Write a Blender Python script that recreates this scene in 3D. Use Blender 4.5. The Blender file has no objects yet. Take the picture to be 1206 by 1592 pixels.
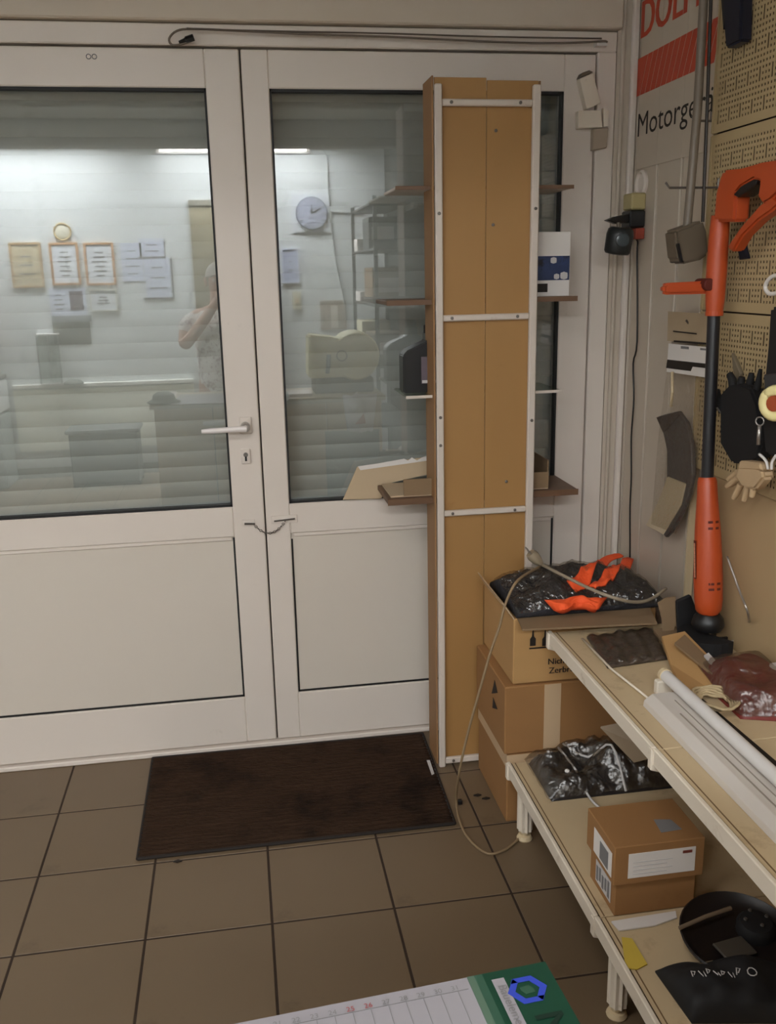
import bpy, bmesh, math, random
from mathutils import Vector, Matrix, noise
random.seed(7)
scene = bpy.context.scene
COL = scene.collection
# ------------------------------------------------------------------ camera
F_PX, CX, DIST, CH, YAW, PITCH, ROLL = 1440.23, -0.0583, 2.7962, 1.4977, 0.157, -0.2521, -0.0211
_f = Vector((math.sin(YAW)*math.cos(PITCH), math.cos(YAW)*math.cos(PITCH), math.sin(PITCH)))
_r = Vector((math.cos(YAW), -math.sin(YAW), 0)); _u = _r.cross(_f)
RIGHT = math.cos(ROLL)*_r + math.sin(ROLL)*_u; UP = -math.sin(ROLL)*_r + math.cos(ROLL)*_u; FWD = _f
CAM = Vector((CX, -DIST, CH))
cd = bpy.data.cameras.new('camera'); cam = bpy.data.objects.new('camera', cd); COL.objects.link(cam)
cd.sensor_fit = 'AUTO'; cd.sensor_width = 36; cd.lens = F_PX*36/1592; cd.clip_start = 0.01
m3 = Matrix((RIGHT, UP, -FWD)).transposed()
cam.matrix_world = Matrix.Translation(CAM) @ m3.to_4x4()
scene.camera = cam
# ------------------------------------------------------------------ world, exposure
w = bpy.data.worlds.new('world'); scene.world = w; w.use_nodes = True
w.node_tree.nodes['Background'].inputs[0].default_value = (0.9, 0.92, 1.0, 1)
w.node_tree.nodes['Background'].inputs[1].default_value = 0.03
vs = scene.view_settings
vs.view_transform = 'Standard'; vs.look = 'None'; vs.gamma = 1; vs.use_curve_mapping = False
vs.exposure = 0.06
TUBE_STRENGTH = 7.0           # the wall tube on the wall opposite the door
CEIL_STRENGTH = 60.0          # the ceiling panels behind the beam
FRONT_FILL_STRENGTH = 17.0          # added fill panels on the ceiling, door side of the beam, unseen
# ------------------------------------------------------------------ helpers
def at(px, py, X=None, Y=None, Z=None):
    """the real place of what a pixel of the photograph shows, on the plane X=, Y= or Z="""
    d = (px-603)/F_PX*RIGHT - (py-796)/F_PX*UP + FWD
    i, v = (0, X) if X is not None else (1, Y) if Y is not None else (2, Z)
    return CAM + d*((v-CAM[i])/d[i])
def refl(px, py, Yd):
    """the place of what is seen mirrored in the door glass, on the plane Y=-Yd"""
    p = at(px, py, Y=Yd); return Vector((p.x, -Yd, p.z))
def lin(c):
    return tuple(((v/255)/12.92 if v/255 <= .04045 else ((v/255+.055)/1.055)**2.4) for v in c)
MATS = {}
def pm(name, rgb, rough=.5, var=.08, scale=8, metal=0, bump=0, bscale=60, stretch=(1,1,1), spec=.5, dirt=None, dscale=3, dlo=.55, dhi=.75):
    if name in MATS: return MATS[name]
    m = bpy.data.materials.new(name); m.use_nodes = True; nt = m.node_tree; N = nt.nodes; L = nt.links
    b = N['Principled BSDF']; c = lin(rgb)
    tc = N.new('ShaderNodeTexCoord'); mp = N.new('ShaderNodeMapping'); mp.inputs['Scale'].default_value = stretch
    L.new(tc.outputs['Object'], mp.inputs['Vector'])
    nz = N.new('ShaderNodeTexNoise'); nz.inputs['Scale'].default_value = scale; nz.inputs['Detail'].default_value = 4
    L.new(mp.outputs[0], nz.inputs['Vector'])
    mx = N.new('ShaderNodeMix'); mx.data_type = 'RGBA'
    mx.inputs['A'].default_value = (*[max(0, v*(1-var)) for v in c], 1); mx.inputs['B'].default_value = (*[min(1, v*(1+var)) for v in c], 1)
    L.new(nz.outputs['Fac'], mx.inputs['Factor']); out = mx.outputs['Result']
    if dirt:
        n2 = N.new('ShaderNodeTexNoise'); n2.inputs['Scale'].default_value = dscale; n2.inputs['Detail'].default_value = 8; n2.inputs['Roughness'].default_value = .7
        L.new(tc.outputs['Object'], n2.inputs['Vector'])
        rp = N.new('ShaderNodeMapRange'); rp.inputs['From Min'].default_value = dlo; rp.inputs['From Max'].default_value = dhi
        L.new(n2.outputs['Fac'], rp.inputs['Value'])
        m2 = N.new('ShaderNodeMix'); m2.data_type = 'RGBA'; L.new(rp.outputs[0], m2.inputs['Factor']); L.new(out, m2.inputs['A'])
        m2.inputs['B'].default_value = (*lin(dirt), 1); out = m2.outputs['Result']
    L.new(out, b.inputs['Base Color'])
    b.inputs['Roughness'].default_value = rough; b.inputs['Metallic'].default_value = metal; b.inputs['Specular IOR Level'].default_value = spec
    if bump:
        n3 = N.new('ShaderNodeTexNoise'); n3.inputs['Scale'].default_value = bscale; n3.inputs['Detail'].default_value = 3
        L.new(mp.outputs[0], n3.inputs['Vector'])
        bp = N.new('ShaderNodeBump'); bp.inputs['Strength'].default_value = bump; bp.inputs['Distance'].default_value = .01
        L.new(n3.outputs['Fac'], bp.inputs['Height']); L.new(bp.outputs[0], b.inputs['Normal'])
    MATS[name] = m; return m
def film(name, tint, clear, rough=.12, bump=.6, bscale=25):
    """thin clear plastic or glass: part passes, part mirrors"""
    if name in MATS: return MATS[name]
    m = bpy.data.materials.new(name); m.use_nodes = True; nt = m.node_tree; N = nt.nodes; L = nt.links
    N.remove(N['Principled BSDF']); o = N['Material Output']
    t = N.new('ShaderNodeBsdfTransparent'); t.inputs[0].default_value = (*tint, 1)
    g = N.new('ShaderNodeBsdfGlossy'); g.inputs['Roughness'].default_value = rough
    mix = N.new('ShaderNodeMixShader'); mix.inputs[0].default_value = 1-clear
    L.new(t.outputs[0], mix.inputs[1]); L.new(g.outputs[0], mix.inputs[2]); L.new(mix.outputs[0], o.inputs[0])
    if bump:
        tc = N.new('ShaderNodeTexCoord'); n3 = N.new('ShaderNodeTexNoise'); n3.inputs['Scale'].default_value = bscale
        L.new(tc.outputs['Object'], n3.inputs['Vector'])
        bp = N.new('ShaderNodeBump'); bp.inputs['Strength'].default_value = bump; bp.inputs['Distance'].default_value = .02
        L.new(n3.outputs['Fac'], bp.inputs['Height']); L.new(bp.outputs[0], g.inputs['Normal'])
    MATS[name] = m; return m
def glow(name, rgb, s):
    m = bpy.data.materials.new(name); m.use_nodes = True; b = m.node_tree.nodes['Principled BSDF']
    b.inputs['Base Color'].default_value = (.8,.8,.8,1); b.inputs['Emission Color'].default_value = (*rgb, 1); b.inputs['Emission Strength'].default_value = s
    MATS[name] = m; return m

WLOC = {}
class MB:
    def __init__(s): s.v = []; s.f = []
    def add(s, vs, fs):
        o = len(s.v); s.v += [Vector(v) for v in vs]; s.f += [tuple(o+i for i in f) for f in fs]; return s
    def box(s, x0, x1, y0, y1, z0, z1):
        return s.add([(x,y,z) for z in (z0,z1) for y in (y0,y1) for x in (x0,x1)], [(0,2,3,1),(4,5,7,6),(0,1,5,4),(2,6,7,3),(0,4,6,2),(1,3,7,5)])
    def obox(s, c, size, M):
        c = Vector(c); sx, sy, sz = (k/2 for k in size)
        return s.add([c + M @ Vector((x,y,z)) for z in (-sz,sz) for y in (-sy,sy) for x in (-sx,sx)], [(0,2,3,1),(4,5,7,6),(0,1,5,4),(2,6,7,3),(0,4,6,2),(1,3,7,5)])
    def prism(s, poly, ext):
        n = len(poly); e = Vector(ext); p = [Vector(q) for q in poly]
        return s.add(p + [q+e for q in p], [tuple(range(n))[::-1], tuple(range(n, 2*n))] + [(i,(i+1)%n,n+(i+1)%n,n+i) for i in range(n)])
    def tube(s, pts, r, n=8, smoothpts=0):
        pts = [Vector(p) for p in pts]
        if smoothpts: pts = catmull(pts, smoothpts)
        rs = r if isinstance(r, (list, tuple)) else [r]*len(pts)
        if len(rs) != len(pts):
            k = len(rs)-1; rs = [rs[min(k, int(i*k/(len(pts)-1)))] for i in range(len(pts))]
        vs, fs = [], []; prev = None
        for i, p in enumerate(pts):
            t = (pts[min(i+1, len(pts)-1)] - pts[max(i-1, 0)])
            t = t.normalized() if t.length > 1e-9 else Vector((0,0,1))
            if prev is None: a = t.orthogonal().normalized()
            else:
                a = prev - t*prev.dot(t); a = a.normalized() if a.length > 1e-6 else t.orthogonal().normalized()
            prev = a; b = t.cross(a)
            vs += [p + rs[i]*(math.cos(2*math.pi*k/n)*a + math.sin(2*math.pi*k/n)*b) for k in range(n)]
        for i in range(len(pts)-1):
            fs += [(i*n+k, i*n+(k+1)%n, (i+1)*n+(k+1)%n, (i+1)*n+k) for k in range(n)]
        fs += [tuple(range(n))[::-1], tuple(range((len(pts)-1)*n, len(pts)*n))]
        return s.add(vs, fs)
    def lathe(s, prof, c, axis=(0,0,1), n=24, closed=True):
        c = Vector(c); ax = Vector(axis).normalized(); a = ax.orthogonal().normalized(); b = ax.cross(a)
        vs = []
        for r, h in prof: vs += [c + ax*h + r*(math.cos(2*math.pi*k/n)*a + math.sin(2*math.pi*k/n)*b) for k in range(n)]
        fs = []
        for i in range(len(prof)-1): fs += [(i*n+k, i*n+(k+1)%n, (i+1)*n+(k+1)%n, (i+1)*n+k) for k in range(n)]
        if closed: fs += [tuple(range(n))[::-1], tuple(range((len(prof)-1)*n, len(prof)*n))]
        return s.add(vs, fs)
    def torus(s, c, axis, R, r, n=24, k=8, a0=0, a1=2*math.pi):
        c = Vector(c); ax = Vector(axis).normalized(); a = ax.orthogonal().normalized(); b = ax.cross(a)
        pts = [c + R*(math.cos(a0+(a1-a0)*i/n)*a + math.sin(a0+(a1-a0)*i/n)*b) for i in range(n+1)]
        return s.tube(pts, r, k)
    def sheet(s, nu, nv, top, bottom):
        """closed solid between two functions of u,v in 0..1"""
        W = nu+1; vs = [top(i/nu, j/nv) for j in range(nv+1) for i in range(W)]; k = len(vs)
        vs += [bottom(i/nu, j/nv) for j in range(nv+1) for i in range(W)]; fs = []
        for j in range(nv):
            for i in range(nu):
                q = (j*W+i, j*W+i+1, (j+1)*W+i+1, (j+1)*W+i); fs.append(q); fs.append(tuple(k+x for x in q[::-1]))
        ring = [i for i in range(W)] + [j*W+nu for j in range(1, nv+1)] + [nv*W+i for i in range(nu-1, -1, -1)] + [j*W for j in range(nv-1, 0, -1)]
        for a, b in zip(ring, ring[1:]+ring[:1]): fs.append((a, k+a, k+b, b))
        return s.add(vs, fs)
    def build(s, name, mat, parent=None, bevel=0, smooth=False, kind=None, label=None, loc=None, seg=1, fast=False):
        if parent is None:
            if loc is None:
                xs = [v.x for v in s.v]; ys = [v.y for v in s.v]; zs = [v.z for v in s.v]
                loc = Vector(((min(xs)+max(xs))/2, (min(ys)+max(ys))/2, min(zs)))
            base = Vector(loc)
        else: base = WLOC[parent.name]
        me = bpy.data.meshes.new(name); me.from_pydata([v-base for v in s.v], [], s.f)
        if not fast:
            bm = bmesh.new(); bm.from_mesh(me)
            bmesh.ops.recalc_face_normals(bm, faces=bm.faces)
            if bevel:
                es = [e for e in bm.edges if len(e.link_faces) == 2 and e.calc_face_angle(0) > .5]
                bmesh.ops.bevel(bm, geom=es, offset=bevel, segments=seg, affect='EDGES', clamp_overlap=True)
            bm.to_mesh(me); bm.free()
        if smooth:
            for p in me.polygons: p.use_smooth = True
            if bevel or smooth == 'auto': me.set_sharp_from_angle(angle=.7)
        me.materials.append(mat)
        o = bpy.data.objects.new(name, me); COL.objects.link(o)
        if parent is None: o.location = base
        else: o.parent = parent
        WLOC[o.name] = base
        if kind: o['kind'] = kind
        if label: o['label'] = label
        return o
def catmull(P, k):
    out = []
    for i in range(len(P)-1):
        a, b, c, d = P[max(i-1,0)], P[i], P[i+1], P[min(i+2,len(P)-1)]
        for j in range(k):
            t = j/k
            out.append(.5*((2*b) + (c-a)*t + (2*a-5*b+4*c-d)*t*t + (3*b-a-3*c+d)*t**3))
    out.append(P[-1]); return out
def tag(o, label, cat, group=None):
    o['label'] = label; o['category'] = cat
    if group: o['group'] = group
    return o
def thing(name, label, cat, loc=(0,0,0), group=None):
    o = bpy.data.objects.new(name, None); COL.objects.link(o); o.location = loc; o.empty_display_size = .05
    WLOC[o.name] = Vector(loc); return tag(o, label, cat, group)
def struct(o):
    o['kind'] = 'structure'; return o
def sroot(name, loc=(0,0,0)):
    o = bpy.data.objects.new(name, None); COL.objects.link(o); o.location = loc; WLOC[o.name] = Vector(loc); o['kind'] = 'structure'; return o
def rep(o, parent, loc=(0,0,0)):
    """another piece sharing a piece's mesh"""
    c = o.copy(); COL.objects.link(c); c.parent = parent; c.location = Vector(o.location) + Vector(loc); WLOC[c.name] = WLOC[o.name]+Vector(loc); return c
def text(name, s, mat, parent, org, xd, yd, width=None, height=None, size=.03, depth=.0006, bold=0, label=None):
    """lettering laid on a surface: width / height of the whole word in metres"""
    cu = bpy.data.curves.new(name, 'FONT'); cu.body = s; cu.size = 1; cu.extrude = 0; cu.resolution_u = 3
    ob = bpy.data.objects.new(name, cu); me = bpy.data.meshes.new_from_object(ob)
    bpy.data.objects.remove(ob); bpy.data.curves.remove(cu)
    xs = [v.co.x for v in me.vertices]; ys = [v.co.y for v in me.vertices]
    sx = width/(max(xs)-min(xs)) if width else size; sy = height/max(ys) if height else (size if not width else sx)
    if not width and height: sx = sy
    xd = Vector(xd).normalized(); yd = Vector(yd).normalized(); nd = xd.cross(yd)
    mb = MB()
    for k in ((0,) if not bold else (-1, 0, 1)):      # heavier strokes: the outline laid down again a little to each side
        mb.add([Vector(org) + xd*((v.co.x-min(xs))*sx + k*bold*sx) + yd*v.co.y*sy + nd*(depth+.00004*k) for v in me.vertices], [tuple(p.vertices) for p in me.polygons])
    bpy.data.meshes.remove(me)
    return mb.build(name, mat, parent, label=label)
def nz(x, y, z=0): return noise.noise(Vector((x,y,z)))
# ------------------------------------------------------------------ materials
WHITE = pm('white_pvc', (221,210,199), .38, .025, 3, dirt=(160,146,128), dscale=5, dlo=.66, dhi=.95)
PANELW = pm('white_door_panel', (210,200,187), .45, .03, 2)
BOXW = pm('shutter_box_cream', (204,190,172), .55, .03, 2)
STRIP = pm('aged_white_strip', (196,184,168), .45, .03, 3)
GASK = pm('black_gasket', (12,11,11), .6, .1)
SEAM = pm('dark_seam', (60,52,44), .8, .1)
GLASS = film('door_glass', (.95,.965,.96), .85, 0.0, 0)
SLAT = pm('grey_shutter_slat', (196,197,191), .5, .05, 6, dirt=(172,172,165), dscale=2)
TILE = pm('beige_floor_tile', (112,94,72), .45, .07, 4, dirt=(84,68,49), dscale=6, dlo=.6, dhi=.85)
GROUT = pm('dark_grout', (50,36,24), .9, .15, 30)
BROWNMAT = pm('brown_mat_pile', (58,42,31), .95, .5, 60, bump=.8, bscale=160, stretch=(.25,1,1), dirt=(34,24,18), dscale=4, dlo=.5, dhi=.65, spec=.1)
MATEDGE = pm('mat_rubber_edge', (30,22,17), .8, .2)
FIBRE = pm('ochre_fibreboard', (162,121,70), .6, .05, 3, stretch=(3,3,.6), dirt=(140,98,50), dscale=7, dlo=.62, dhi=.85)
FIBRE2 = pm('brown_board_edge', (146,108,70), .65, .08, 6, stretch=(3,3,.4))
RACKW = pm('white_rack_metal', (208,196,184), .45, .04, 5, dirt=(150,132,112), dscale=9, dlo=.6, dhi=.9)
SHELFB = pm('brown_shelf_board', (104,76,54), .5, .12, 8, stretch=(.5,3,3))
CHROME = pm('dull_chrome', (178,172,166), .3, .05, metal=.8)
STEEL = pm('grey_steel', (120,114,108), .4, .08, metal=.7)
BLACK = pm('black_plastic', (20,19,20), .4, .1)
BLACKR = pm('black_rubber', (16,15,17), .75, .1)
NAVY = pm('dark_blue_plastic', (20,22,38), .45, .1)
ORANGE = pm('orange_plastic', (180,72,30), .4, .05, 4)
ORANGED = pm('dark_orange_slot', (88,24,8), .7, .1)
CARD = pm('brown_cardboard', (150,108,64), .8, .06, 5, stretch=(1,1,4), dirt=(128,88,48), dscale=5, dlo=.6, dhi=.85)
CARDL = pm('light_cardboard', (178,138,88), .8, .06, 5, stretch=(1,1,4))
CARDT = pm('pale_torn_card', (190,168,138), .8, .05, 6)
CARDG = pm('grey_brown_cardboard', (132,108,80), .85, .06, 6)
TAPE = pm('paper_tape', (196,168,134), .5, .05)
PAPER = pm('white_paper', (222,216,210), .8, .03)
PAPERG = pm('greyish_paper', (196,192,190), .8, .05)
INK = pm('dark_print', (34,26,20), .7, .1)
INKG = pm('grey_print', (120,118,118), .8, .1)
CREAM = pm('cream_metal', (206,186,150), .5, .06, 6, dirt=(166,140,104), dscale=8, dlo=.6, dhi=.85)
PEG = pm('cream_pegboard', (180,158,118), .55, .06, 5, dirt=(150,122,84), dscale=4, dlo=.6, dhi=.85)
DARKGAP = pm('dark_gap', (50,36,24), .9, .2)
SHELFC = pm('cream_shelf_top', (200,178,142), .5, .08, 7, dirt=(140,112,80), dscale=9, dlo=.55, dhi=.85)
WHITEM = pm('white_lacquer', (226,214,196), .4, .04, 5, dirt=(170,148,116), dscale=14, dlo=.6, dhi=.8)
WALLW = pm('back_wall_white', (208,212,212), .8, .03, 2)
WALLR = pm('white_siding', (194,180,162), .45, .04, 3)
GREYWALL = pm('dark_grey_wall', (70,68,62), .7, .1, 2)
CEILM = pm('ceiling_grey', (150,144,134), .9, .04, 2)
PLASTIC = film('clear_plastic_film', (.95,.94,.92), .91, .2, 1.0, 45)
PLASTICH = film('hazy_plastic_film', (.88,.86,.83), .88, .38, 1.0, 30)
DARKCLOTH = pm('dark_cloth', (38,37,42), .85, .3, 20, bump=.5, bscale=60)
NEON = pm('neon_orange_cloth', (255,92,40), .75, .1, 14, bump=.4, bscale=50)
GREYPL = pm('grey_plastic', (96,84,68), .5, .1)
GREYCABLE = pm('grey_cable', (150,136,116), .5, .06)
DKCABLE = pm('dark_cable', (44,34,28), .5, .06)
WOOD = pm('counter_wood', (204,176,132), .5, .14, 6, stretch=(1,1,10))
WOODF = pm('picture_frame_wood', (176,146,104), .5, .1)
# ------------------------------------------------------------------ room shell
XL, XR, YB, ZC = -2.6, 1.15, -4.6, 2.45
fl = MB().box(XL, XR, YB, .22, -.08, -.0012).build('floor', GROUT); struct(fl)
pitch, jx = .2956, -.6457
k0 = math.floor((XL-jx)/pitch); tmesh = None
for i in range(k0, k0+15):
    for j in range(-2, 16):
        x0, x1 = jx+i*pitch, jx+(i+1)*pitch; y1, y0 = -.5788-j*pitch, -.5788-(j+1)*pitch
        full = x0 > XL and x1 < XR and y0 > YB and y1 < 0
        x0, x1, y0, y1 = max(x0, XL+.001), min(x1, XR-.001), max(y0, YB+.001), min(y1, -.001)
        if x1-x0 < .02 or y1-y0 < .02: continue
        g = .003
        if full and tmesh: rep(tmesh[0], fl, (x0-tmesh[1], y0-tmesh[2], 0)); continue
        o = MB().box(x0+g, x1-g, y0+g, y1-g, -.01, 0).build('tile', TILE, fl, bevel=.0008)
        if full: tmesh = (o, x0, y0)
struct(MB().box(XL, XR, YB, .3, ZC, ZC+.1).build('ceiling', CEILM))
struct(MB().box(XL-.1, XL, YB, .3, 0, ZC).build('wall_left', WALLW))
struct(MB().box(XL-.1, XR+.2, YB-.1, YB, 0, ZC).build('wall_front', WALLW))
struct(MB().box(XL, -1.1, 0, .1, 0, ZC).build('wall_back', WALLW))
wr = struct(MB().box(XR+.012, XR+.1, YB, .3, 0, ZC).build('wall_right', SEAM))
# siding planks of the corner, each a piece of the wall
ribs = [.0, -.032, -.178, -.329, -.48, -.63]
for a, b in zip(ribs, ribs[1:]):
    MB().box(XR, XR+.013, b+.002, a-.002, 0, ZC).build('plank', WALLR, wr, bevel=.002)
    MB().tube([(XR-.001, b+.005, 0), (XR-.001, b+.005, ZC)], .0035, 6).build('plank_bead', STRIP, wr, smooth=True)
MB().box(XR, XR+.013, -3.2, -.634, 0, ZC).build('plank', WALLR, wr)
MB().box(XR, XR+.013, YB, -3.204, 0, ZC).build('plank', GREYWALL, wr)
# box over the door, frame, corner strips
struct(MB().box(-1.16, 1.092, -.03, .05, 2.163, ZC).build('trim_1', BOXW, bevel=.004))
tr = struct(MB().box(-1.1, 1.085, -.006, .07, 2.106, 2.16).build('trim_2', WHITE, bevel=.003))
MB().box(1.028, 1.085, -.006, .07, 0, 2.106).build('jamb', WHITE, tr, bevel=.003)
MB().box(-1.1, -1.033, -.006, .07, 0, 2.106).build('jamb', WHITE, tr, bevel=.003)
MB().box(-1.033, 1.028, -.012, .07, 0, .016).build('threshold', WHITE, tr, bevel=.003)
t3 = struct(MB().box(1.087, 1.15, -.002, .1, 0, 2.45).build('trim_3', STRIP))
MB().box(1.098, 1.108, -.014, 0, 0, 2.45).build('cover_strip', STRIP, t3, bevel=.003)
MB().box(1.128, 1.149, -.02, 0, 0, 2.45).build('corner_strip', WHITE, t3, bevel=.005)
# reveal outside the door, so the shutter stands in an opening
struct(MB().box(-1.16, -1.1, .1, .3, 0, 2.45).build('wall_reveal_left', BOXW))
struct(MB().box(1.09, 1.16, .1, .3, 0, 2.45).build('wall_reveal_right', BOXW))

# ------------------------------------------------------------------ doors
def leaf(name, x0, x1, gx0, gx1, px0, px1, hinge_right):
    r = sroot(name, ((x0+x1)/2, .03, .02))
    zt, zb, pt, pb = 2.0008, .8137, .7183, .1786; Y0, Y1 = 0, .06
    MB().box(x0, gx0, Y0, Y1, .02, 2.1).build('stile', WHITE, r, bevel=.003)
    MB().box(gx1, x1, Y0, Y1, .02, 2.1).build('stile', WHITE, r, bevel=.003)
    MB().box(gx0, gx1, Y0, Y1, zt, 2.1).build('rail', WHITE, r, bevel=.003)
    MB().box(gx0, gx1, Y0, Y1, pt, zb).build('rail', WHITE, r, bevel=.003)
    MB().box(gx0, gx1, Y0, Y1, .02, pb).build('rail', WHITE, r, bevel=.003)
    MB().box(gx0+.001, gx1-.001, .026, .032, zb+.001, zt-.001).build('glass_pane', GLASS, r)
    pan = MB().box(gx0+.001, gx1-.001, .010, .045, pb+.001, pt-.001).build('lower_panel', PANELW, r)
    g = .0075
    MB().box(gx0, gx1, .004, .03, zt-g, zt).build('gasket', GASK, r)
    MB().box(gx0, gx1, .004, .03, zb, zb+g).build('gasket', GASK, r)
    MB().box(gx0, gx0+g*.8, .004, .03, zb, zt).build('gasket', GASK, r)
    MB().box(gx1-g*.8, gx1, .004, .03, zb, zt).build('gasket', GASK, r)
    MB().box(gx0, gx1, .0075, .012, pb, pb+.006).build('gasket', GASK, r)
    if hinge_right: MB().box(gx0, gx0+.006, .0075, .012, pb, pt-.02).build('gasket', GASK, r); MB().box(gx1-.006, gx1, .0075, .012, pb, pt-.006).build('gasket', GASK, r)
    else: MB().box(gx1-.006, gx1, .0075, .012, pb, pt-.004).build('gasket', GASK, r); MB().box(gx0, gx0+.006, .0075, .012, pb, pt).build('gasket', GASK, r)
    MB().box(gx0+.008, gx1-.008, .004, .012, pt-.012, pt).build('glazing_bead', WHITE, r, bevel=.002)
    return r
d1 = leaf('door_1', -1.03, -.0025, -.935, -.0967, 0, 0, False)
d2 = leaf('door_2', .0025, 1.0248, .0762, .9305, 0, 0, True)
MB().box(-.0025, .0025, .012, .05, .02, 2.1).build('seam_gasket', SEAM, d2)
# lever handle and lock of the glazed door
hp = at(381, 660, Y=0)
h = MB().box(hp.x-.017, hp.x+.02, -.007, 0, hp.z-.028, hp.z+.024).build('handle', WHITE, d1, bevel=.003)
MB().lathe([(.014,0),(.014,.03),(.011,.034)], (hp.x, -.006, hp.z-.004), (0,-1,0), 20).build('handle_neck', CHROME, h, smooth='auto')
e0 = Vector((hp.x, -.045, hp.z-.006)); e1 = at(313, 671, Y=-.05)
MB().tube([Vector((hp.x, -.03, hp.z-.004)), e0, e0.lerp(e1,.3), e0.lerp(e1,.8), e1], [.009,.0095,.0085,.008,.006], 10).build('lever', pm('white_lever', (236,228,224), .3), h, smooth='auto')
lp = at(382, 709, Y=0)
l = MB().box(lp.x-.015, lp.x+.015, -.006, 0, lp.z-.024, lp.z+.024).build('lock_plate', WHITE, d1, bevel=.003)
MB().lathe([(.007,0),(.007,.004)], (lp.x, -.005, lp.z+.005), (0,-1,0), 14).add([], []).build('lock_cylinder', STEEL, l)
MB().box(lp.x-.003, lp.x+.003, -.01, -.005, lp.z-.014, lp.z).build('keyhole', GASK, l)
mk = at(143, 88, Y=0)
mg = MB()
for dx in (-.009, .006): mg.torus((mk.x+dx, -.001, mk.z), (0,1,0), .006, .0012, 12, 5)
mg.build('pencil_mark', INKG, d1, label='two small grey ring marks near the top of the door')
# door chain across both leaves
c0 = at(390, 813, Y=0); c1 = at(437, 809, Y=0)
ch = thing('door_chain', 'small steel security chain hanging between the two white door leaves', 'chain', ((c0.x+c1.x)/2, 0, c0.z-.03))
MB().box(c0.x-.027, c0.x+.012, -.003, 0, c0.z-.009, c0.z+.011).build('keeper_plate', WHITE, ch, bevel=.001)
MB().tube([(c0.x-.02,-.006,c0.z),(c0.x+.012,-.007,c0.z-.002)], .0035, 6).build('keeper_bolt', STEEL, ch)
MB().box(c1.x-.03, c1.x+.05, -.003, 0, c1.z-.009, c1.z+.016).build('slide_plate', WHITE, ch, bevel=.001)
MB().tube([(c1.x-.022,-.006,c1.z),(c1.x+.042,-.006,c1.z+.004)], .0028, 6).build('slide_bolt', STEEL, ch)
cl = MB(); A = Vector((c0.x+.008,-.009,c0.z-.002)); B = Vector((c1.x+.012,-.009,c1.z))
for i in range(15):
    t = i/14; p = A.lerp(B, t) - Vector((0,0,.034*(1-(2*t-1)**2)))
    d = (B-A).normalized() - Vector((0,0,1))*.034*4*(1-2*t)/(B-A).length
    cl.torus(p, (0,1,.2) if i % 2 else d.cross(Vector((0,1,0))), .0036, .0012, 10, 5)
cl.build('chain_links', STEEL, ch, kind='stuff')
# ------------------------------------------------------------------ roller shutter outside the glass
sh = thing('roller_shutter', 'closed grey roller shutter of thin slats behind the door glass', 'shutter', (0, .13, 0))
prof = [(.0, 0), (-.003, .008), (-.0045, .02), (-.004, .034), (-.0015, .045), (.0, .0484)]
sm = None
for i in range(49):
    z = .0 + i*.0485
    if sm is None:
        q = MB(); P = [Vector((-1.1, .13+y, z+h)) for y, h in prof] + [Vector((-1.1, .136+y, z+h)) for y, h in prof[::-1]]
        q.prism(P, (2.19, 0, 0)); sm = q.build('slat', SLAT, sh, smooth='auto')
    else: rep(sm, sh, (0, 0, i*.0485))
# ------------------------------------------------------------------ lamps
TUBEM = glow('lit_tube', (1.0, .95, .92), TUBE_STRENGTH); PANM = glow('lit_panel', (.95, .98, 1.0), CEIL_STRENGTH); PANF = glow('front_fill_panel', (1.0, .97, .95), FRONT_FILL_STRENGTH)
def lamp(label, c, length, along, down, mat):
    c = Vector(c); a = Vector(along); d = Vector(down)
    L = thing('strip_light', label, 'lamp', c)
    s = a.cross(d); M = Matrix((a, s, d)).transposed()
    MB().obox(c+d*.015, (length, .05, .03), M).build('housing', pm('lamp_housing', (230,230,228), .4), L, bevel=.004)
    for k in (-1, 1): MB().obox(c+a*k*(length/2-.012)+d*.045, (.02, .03, .035), M).build('tube_holder', PAPER, L, bevel=.003)
    MB().tube([c-a*(length/2-.03)+d*.05, c+a*(length/2-.03)+d*.05], .014, 12).build('tube', mat, L, smooth='auto')
    return L
t0, t1 = refl(240, 227, 4.6), refl(482, 229, 4.6)
lamp('lit white strip light high on the wall mirrored in the door glass', ((t0.x+t1.x)/2, YB, 2.408), t1.x-t0.x, (1,0,0), (0,1,0), TUBEM)
def panel_lamp(label, c, sx, sy, mat):
    L = thing('ceiling_panel_light', label, 'lamp', c); x, y, z = c
    MB().box(x-sx/2, x+sx/2, y-sy/2, y+sy/2, z-.03, z).build('housing', pm('lamp_housing', (230,230,228), .4), L, bevel=.003)
    MB().box(x-sx/2+.015, x+sx/2-.015, y-sy/2+.015, y+sy/2-.015, z-.034, z-.0302).build('diffuser', mat, L)
panel_lamp('lit ceiling panel behind the beam, over the wall with certificates', (-1.5, -4.32, ZC), 1.2, .3, PANM)
panel_lamp('lit ceiling panel behind the beam, over the round clock', (.1, -4.32, ZC), 1.2, .3, PANM)
panel_lamp('added unseen fill panel on the ceiling, door side of the beam, by the plain side wall', (-2.1, -2.4, ZC), .3, 1.2, PANF)  # added fill light, kept out of view, lifts the upper door
panel_lamp('added unseen fill panel on the ceiling, door side of the beam, over the shop counter', (-.5, -2.25, ZC), 1.2, .3, PANF)  # second added fill, hidden from the mirror view, brightens door top and person
struct(MB().box(XL, XR-.001, -3.52, -3.40, 2.285, ZC).build('ceiling_beam', pm('beam_grey', (150,146,138), .8, .03), bevel=.004))
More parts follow.
